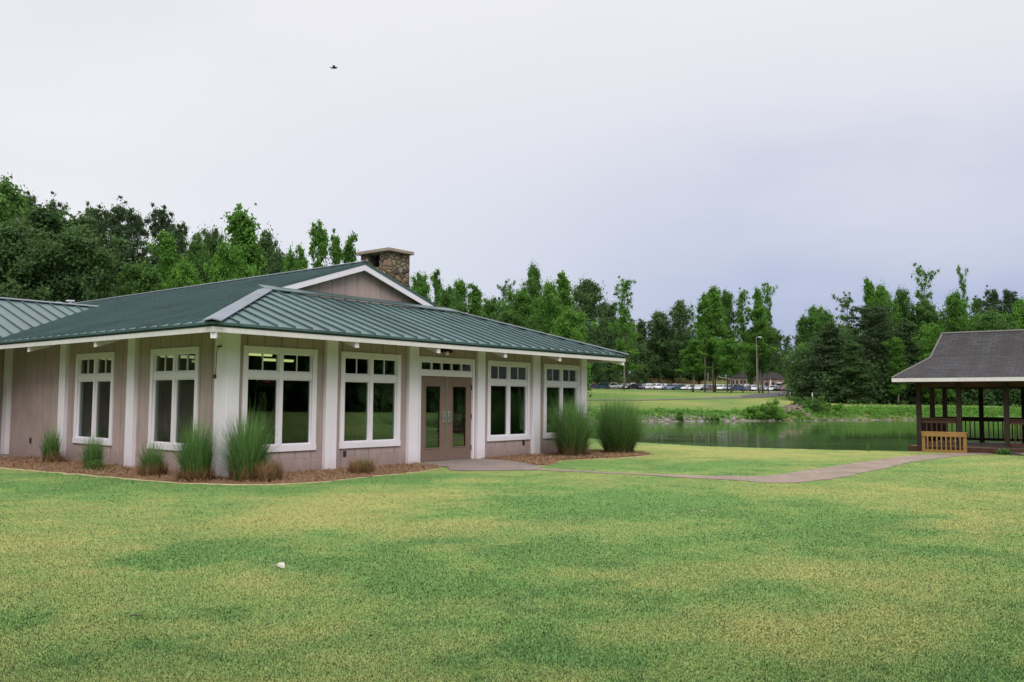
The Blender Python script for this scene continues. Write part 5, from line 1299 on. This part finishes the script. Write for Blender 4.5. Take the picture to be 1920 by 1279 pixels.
mb = MB(); mb.hexa([(-6.6, -.7, 3.4), (6.6, -.7, 3.4), (6.6, 7.7, 3.4), (-6.6, 7.7, 3.4)], [(-4.4, 3.4, 6.0), (4.4, 3.4, 6.0), (4.4, 3.6, 6.0), (-4.4, 3.6, 6.0)]); mb.build('roof', M['shingle'], hs)
for a in (-4.5, -1.8, 1.2, 3.8):
    mb = MB(); mb.box(a, a + 1.1, -.05, .05, 1.0, 2.5); mb.build('window', M['carglass'], hs)

# ------------------------------------------------------------------ pavilion
GA = radians(53.25)
lx, ly = cos(GA - radians(90)) , 0
la_ = (sin(radians(53.25)), -cos(radians(53.25)))         # long axis, left-far to right-near
pav = empty('pavilion', (13.17, 28.19, 0), math.atan2(la_[1], la_[0]))
tag(pav, 'open timber pavilion with steep grey shingle roof at the pond edge', 'pavilion')
Lp = [0, 1.17, 2.48, 3.75, 5.0, 6.2]; Sp = [0, 2.05, 4.2]; DK = .16; LE, SE = 6.2, 4.2
mb = MB()
for i in range(46):
    y = -.25 + i * .103
    if y > 4.45: break
    mb.box(-.25, 6.45, y, y + .095, DK - .04, DK)
mb.build('deck_boards', M['deck'], pav)
mb = MB(); mb.box(-.25, 6.45, -.29, -.255, -.30, DK - .002); mb.box(-.29, -.255, -.29, 4.5, -.85, DK - .002); mb.box(-.25, 6.45, 4.5, 4.54, -.3, DK); mb.box(6.455, 6.49, -.29, 4.5, -.3, DK); mb.build('deck_skirt', M['gaz_red'], pav)
posts = [(l_, 0) for l_ in Lp] + [(l_, SE) for l_ in Lp if l_ != 0] + [(0, SE), (0, 2.05), (LE, 2.05)]
for (a, b) in posts:
    mb = MB(); mb.box(a - .07, a + .07, b - .07, b + .07, DK if b < 1 else -1.6, 2.20); bevel(mb.build('post', M['gaz_wood'], pav), .008)
def railing(p, q, mat, name='railing'):
    p = np.array(p, float); q = np.array(q, float); d = q - p; L = np.linalg.norm(d); d /= L; p = p + d * .075; q = q - d * .075; L -= .15; mb = MB()
    mb.beam((p[0], p[1], DK + .80), (q[0], q[1], DK + .80), .035, .13); mb.beam((p[0], p[1], DK + .875), (q[0], q[1], DK + .875), .13, .03); mb.beam((p[0], p[1], DK + .11), (q[0], q[1], DK + .11), .035, .09)
    n = max(2, int(L / .13))
    for i in range(1, n):
        c = p + d * L * i / n; mb.box(c[0] - .016, c[0] + .016, c[1] - .016, c[1] + .016, DK + .155, DK + .735)
    mb.build(name, mat, pav)
railing((0, 0), (1.17, 0), M['gaz_red'])
for a, b in zip(Lp[2:], Lp[3:]): railing((a, 0), (b, 0), M['gaz_red'])
for a, b in zip(Lp, Lp[1:]): railing((a, SE), (b, SE), M['gaz_wood'])
railing((0, 0), (0, 2.05), M['gaz_wood']); railing((0, 2.05), (0, SE), M['gaz_wood']); railing((LE, 0), (LE, 2.05), M['gaz_wood']); railing((LE, 2.05), (LE, SE), M['gaz_wood'])
mb = MB()
for b in (0, SE): mb.box(-.12, LE + .12, b - .04, b + .04, 2.04, 2.20)
for a in (0, LE): mb.box(a - .04, a + .04, .045, SE - .045, 2.045, 2.195)
mb.build('header_beam', M['gaz_red'], pav)
ov = .80; ovl = .62
ez = 2.32
E_ = [(-ovl, -ov), (LE + ovl, -ov), (LE + ovl, SE + ov), (-ovl, SE + ov)]
B_ = [(.2, .9), (LE - .2, .9), (LE - .2, SE - .9), (.2, SE - .9)]; bz = 3.03
R1 = (.36, SE / 2); R2 = (LE - .36, SE / 2); rz_ = 3.90
mb = MB()
def rface(pts):
    P3 = [np.array(p, float) for p in pts]; ex_ = P3[1] - P3[0]; ex_ /= np.linalg.norm(ex_); nn = np.cross(ex_, P3[2] - P3[0]); nn /= np.linalg.norm(nn); ey = np.cross(nn, ex_)
    mb.face(pts, 0, [(float(np.dot(p - P3[0], ex_)) + 5, float(np.dot(p - P3[0], ey)) + 5 + pts[0][2] * 2) for p in P3])
for i in range(4):
    j = (i + 1) % 4; a, b = E_[i], E_[j]; c, d = B_[j], B_[i]
    rface([(a[0], a[1], ez), (b[0], b[1], ez), (c[0], c[1], bz), (d[0], d[1], bz)])
for (p, q, r, s_) in ((B_[0], B_[1], R2, R1), (B_[2], B_[3], R1, R2)): rface([(p[0], p[1], bz), (q[0], q[1], bz), (r[0], r[1], rz_), (s_[0], s_[1], rz_)])
rface([(B_[1][0], B_[1][1], bz), (B_[2][0], B_[2][1], bz), (R2[0], R2[1], rz_)]); rface([(B_[3][0], B_[3][1], bz), (B_[0][0], B_[0][1], bz), (R1[0], R1[1], rz_)])
rfo = mb.build('roof', M['shingle'], pav, fix=False)
mb = MB(); mb.tube([(R1[0], R1[1], rz_ + .005), (R2[0], R2[1], rz_ + .005)], .05, 6)
for i in range(4):
    r = R1 if i in (0, 3) else R2; mb.tube([(E_[i][0], E_[i][1], ez + .01), (B_[i][0], B_[i][1], bz + .005), (r[0], r[1], rz_)], .03, 6)
mb.build('ridge_shingles', mat_flat('ridge shingle', (.17, .155, .155, 1), .95), rfo)
mb = MB()
for i in range(4):
    j = (i + 1) % 4; a, b = np.array(E_[i]), np.array(E_[j]); d = (b - a) / np.linalg.norm(b - a); n_ = np.array((-d[1], d[0]))
    lo = [(*(a), ez - .12), (*(b), ez - .12), (*(b + n_ * .04 - d * .04), ez - .12), (*(a + n_ * .04 + d * .04), ez - .12)]
    mb.hexa(lo, [(p[0], p[1], ez - .005) for p in lo])
mb.build('fascia', M['fascia'], pav)
mb = MB(); mb.face([(E_[i][0], E_[i][1], ez - .10) for i in (3, 2, 1, 0)]); mb.build('soffit', M['gaz_wood'], pav, fix=False)
# new yellow railing in front
yr = empty('yellow_railing', (*(np.array((13.17, 28.19)) + np.array(la_) * .20 + np.array((la_[1], -la_[0])) * .62), 0), math.atan2(la_[1], la_[0]))
tag(yr, 'short new yellow lumber railing in front of the pavilion steps', 'railing')
for a in (.045, 1.215):
    mb = MB(); mb.box(a - .045, a + .045, -.045, .045, -.05, .575); bevel(mb.build('post', M['new_wood'], yr), .004)
mb = MB(); mb.box(-.02, 1.28, -.06, .06, .60, .64); mb.box(.0, 1.26, -.068, -.047, .49, .598); bevel(mb.build('top_rail', M['new_wood'], yr), .004)
mb = MB(); mb.box(.0, 1.26, -.068, -.047, .0, .085); mb.build('bottom_rail', M['new_wood'], yr)
for i in range(8):
    a = .17 + i * .131; mb = MB(); mb.box(a - .016, a + .016, -.066, -.035, .086, .489); mb.build('baluster', M['new_wood'], yr)
# gravel stones and weeds by the deck
def wpt(a, b): return (13.17 + la_[0] * a - la_[1] * b, 28.19 + la_[1] * a + la_[0] * b)
for (a, b, r, lb) in ((2.75, -.7, .13, 'pale round stone beside the pavilion deck'), (2.95, -.75, .10, 'smaller stone right beside the pale round stone at the deck')):
    x, y = wpt(a, b); o = rock_mesh(1, lambda g: (0, 0, r * .3), int(a * 50), r, r * 1.1).build('stone', M['rock']); o.location = (x, y, 0); tag(o, lb, 'stone')
x, y = wpt(2.45, -.6)
t = empty('weed_clump', (x, y, 0)); tag(t, 'small green weed growing at the pavilion deck edge', 'plant'); link('leaves', blade_mesh('leaves', 140, .14, .12, .26, .16, .3, .03, M['cl_green'], 31, 3), t)
x, y = ground(1628, 846)
t = empty('weed_clump', (x, y, 0)); tag(t, 'single tall thin weed on the pond edge left of the pavilion', 'plant'); link('leaves', blade_mesh('leaves', 14, .03, .15, .34, .06, .1, .02, M['cl_green'], 32, 3), t)
x, y = ground(178, 884)
t = empty('leafy_weed', (x, y, 0)); tag(t, 'dark leafy weed at the foot of the left window clump', 'plant')
g = np.random.default_rng(9); cs = g.normal(0, 1, (260, 3)) * np.array((.10, .08, .06)) + np.array((0, 0, .14)); cs[:, 2] = np.abs(cs[:, 2])
link('leaves', quads('leaves', leaf_quads(cs, np.tile((0, -.3, .8), (260, 1)), np.full(260, .045), g), FOL['mid'], np.full(260, .5)), t)

# ------------------------------------------------------------------ fallen leaf and bird
x, y = ground(526, 1064)
lf = MB(); O = [(-.030, .0), (-.012, .026), (.03, .036), (.042, .005), (.046, -.038), (.015, -.028)]
n = len(O); lf.v = [(p[0], p[1], .052 + .006 * sin(i * 2.1)) for i, p in enumerate(O)] + [(.008, .0, .060)]
for i in range(n): lf.f.append((i, (i + 1) % n, n)); lf.m.append(0)
le = empty('fallen_leaf', (x, y, -.012), .1); le.rotation_euler = (.75, 0, .1); le.scale = (1., 1., 1.); tag(le, 'pale dry leaf lying on the lawn left of centre', 'leaf')
M['leafpale'] = mat_flat('pale dry leaf', (.50, .48, .40, 1), .7); lf.build('blade', M['leafpale'], le)
mb = MB(); mb.tube([(-.030, 0, .053), (-.055, .004, .05), (-.075, .012, .045)], [.0035, .003, .002], 5); mb.build('stalk', M['leafpale'], le)
for i, (px, py, lb) in enumerate(((1132, 1020, 'pale thin twig on the green part of the lawn'), (255, 1162, 'short dark twig low on the left of the lawn'), (502, 1179, 'small curled brown scrap on the lawn below the pale leaf'), (1320, 962, 'tiny pale scrap on the lawn below the footpath'))):
    x, y = ground(px, py); tw = MB(); a = random.uniform(0, 3); q = [(cos(a) * k_ * .028 + random.uniform(-.006, .006), sin(a) * k_ * .028, .024 + .006 * (k_ % 2)) for k_ in (-1.5, -.5, .5, 1.5)]
    tw.tube(q, [.004, .006, .005, .003], 5); tw.tube([q[1], (q[1][0] + .02, q[1][1] - .018, .034)], [.003, .0015], 4)
    o = tw.build('twig', M['leafpale'] if i in (0, 3) else M['bark']); o.location = (x, y, 0); tag(o, lb, 'twig')
bx_, by_, bz_ = at_depth(627, 127, 42)
bd = empty('bird', (bx_, by_, bz_), .2); tag(bd, 'small dark bird flying high in the pale sky', 'bird')
mb = MB(); mb.tube([(-.17, 0, .0), (-.12, 0, .0), (-.05, 0, -.01), (.02, 0, -.01), (.08, 0, .0), (.115, 0, .012), (.145, 0, .012), (.175, 0, .004)], [.012, .03, .045, .05, .04, .028, .024, .003], 8)
for s in (-1, 1):
    mb.face([(.06, s * .03, .0), (-.04, s * .03, .0), (-.10, s * .12, .06), (-.16, s * .26, -.02), (-.06, s * .2, .05), (.03, s * .1, .07)])
mb.face([(-.14, -.012, 0), (-.14, .012, 0), (-.24, .05, .0), (-.24, -.05, .0)])
mb.build('body', mat_flat('dark feathers', (.02, .02, .022, 1), .8), bd, fix=False)

# ------------------------------------------------------------------ world, sun, camera
world = bpy.data.worlds.new('World'); scene.world = world; world.use_nodes = True
nt = world.node_tree; nt.nodes.clear(); N = nt.nodes.new; Lk = nt.links.new
out = N('ShaderNodeOutputWorld'); bg = N('ShaderNodeBackground'); Lk(bg.outputs[0], out.inputs[0])
sky = N('ShaderNodeTexSky'); sky.sky_type = 'NISHITA'; sky.sun_disc = False
SUN_EL, SUN_AZ = radians(44), radians(174)      # azimuth from +Y, clockwise
sky.sun_elevation = SUN_EL; sky.sun_rotation = SUN_AZ
tc = N('ShaderNodeTexCoord')
def wm(op, a, b=0.):
    nd = N('ShaderNodeMath'); nd.operation = op
    for i, v in enumerate((a, b)):
        if hasattr(v, 'default_value'): Lk(v, nd.inputs[i])
        else: nd.inputs[i].default_value = v
    return nd.outputs[0]
def wmix(a, b, f):
    nd = N('ShaderNodeMix'); nd.data_type = 'RGBA'
    for s_, v in ((nd.inputs['Factor'], f), (nd.inputs['A'], a), (nd.inputs['B'], b)):
        if hasattr(v, 'default_value'): Lk(v, s_)
        else: s_.default_value = v
    return nd.outputs['Result']
def smooth(v, a, b):
    nd = N('ShaderNodeMapRange'); nd.interpolation_type = 'SMOOTHSTEP'; Lk(v, nd.inputs[0]); nd.inputs[1].default_value = a; nd.inputs[2].default_value = b; return nd.outputs[0]
sep = N('ShaderNodeSeparateXYZ'); Lk(tc.outputs['Generated'], sep.inputs[0])
azn = wm('ARCTAN2', sep.outputs[0], sep.outputs[1])          # 0 = forward, + right
nz = N('ShaderNodeTexNoise'); mp = N('ShaderNodeMapping'); mp.inputs['Scale'].default_value = (1.6, 1.6, 4.5); Lk(tc.outputs['Generated'], mp.inputs[0]); Lk(mp.outputs[0], nz.inputs[0]); nz.inputs['Scale'].default_value = 1.1; nz.inputs['Detail'].default_value = 5
nn = wm('SUBTRACT', nz.outputs[0], .5)
# storm-blue cloud low on the right, white haze elsewhere
a1 = smooth(wm('ADD', azn, wm('MULTIPLY', nn, .55)), -.42, .42)
e1 = smooth(wm('ADD', sep.outputs[2], wm('MULTIPLY', nn, .30)), .44, .05)
blue = wm('MULTIPLY', a1, e1)
CW_ = rgb(243, 242, 245); CB = rgb(160, 171, 210)
cloud = wmix(CW_, CB, blue)
streak = wm('MULTIPLY', smooth(nz.outputs[0], .40, .68), .30)
cloud = wmix(cloud, rgb(220, 223, 233), streak)
fin = wmix(sky.outputs[0], cloud, .0)
bgs = N('ShaderNodeBackground'); bgs.inputs[1].default_value = .012; Lk(sky.outputs[0], bgs.inputs[0])
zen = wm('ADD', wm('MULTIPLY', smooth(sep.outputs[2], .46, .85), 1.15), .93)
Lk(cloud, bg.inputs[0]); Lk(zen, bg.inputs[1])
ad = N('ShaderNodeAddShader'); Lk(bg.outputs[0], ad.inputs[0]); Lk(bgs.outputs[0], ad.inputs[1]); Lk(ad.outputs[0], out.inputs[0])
sl = bpy.data.lights.new('sun', 'SUN'); sl.energy = 1.7; sl.angle = radians(30); sl.color = (1., .96, .90)
so_ = bpy.data.objects.new('sun', sl); COL.objects.link(so_)
import mathutils
dirv = mathutils.Vector((sin(SUN_AZ) * cos(SUN_EL), cos(SUN_AZ) * cos(SUN_EL), sin(SUN_EL)))
so_.rotation_euler = (-dirv).to_track_quat('-Z', 'Y').to_euler()
cam = bpy.data.cameras.new('camera'); co_ = bpy.data.objects.new('camera', cam); COL.objects.link(co_)
cam.sensor_width = 36.; cam.lens = FPX / 1920. * 36.; cam.clip_end = 6000; cam.clip_start = .05
m3 = mathutils.Matrix((RT, UP, tuple(-f for f in FW))).transposed()
co_.matrix_world = mathutils.Matrix.Translation((0, 0, H)) @ m3.to_4x4()
scene.camera = co_
scene.view_settings.view_transform = 'Standard'; scene.view_settings.look = 'None'; scene.view_settings.exposure = 0; scene.view_settings.gamma = 1
scene.render.engine = 'CYCLES'
scene.cycles.max_bounces = 8; scene.cycles.transparent_max_bounces = 24; scene.cycles.diffuse_bounces = 3; scene.cycles.glossy_bounces = 3
scene.cycles.use_denoising = True
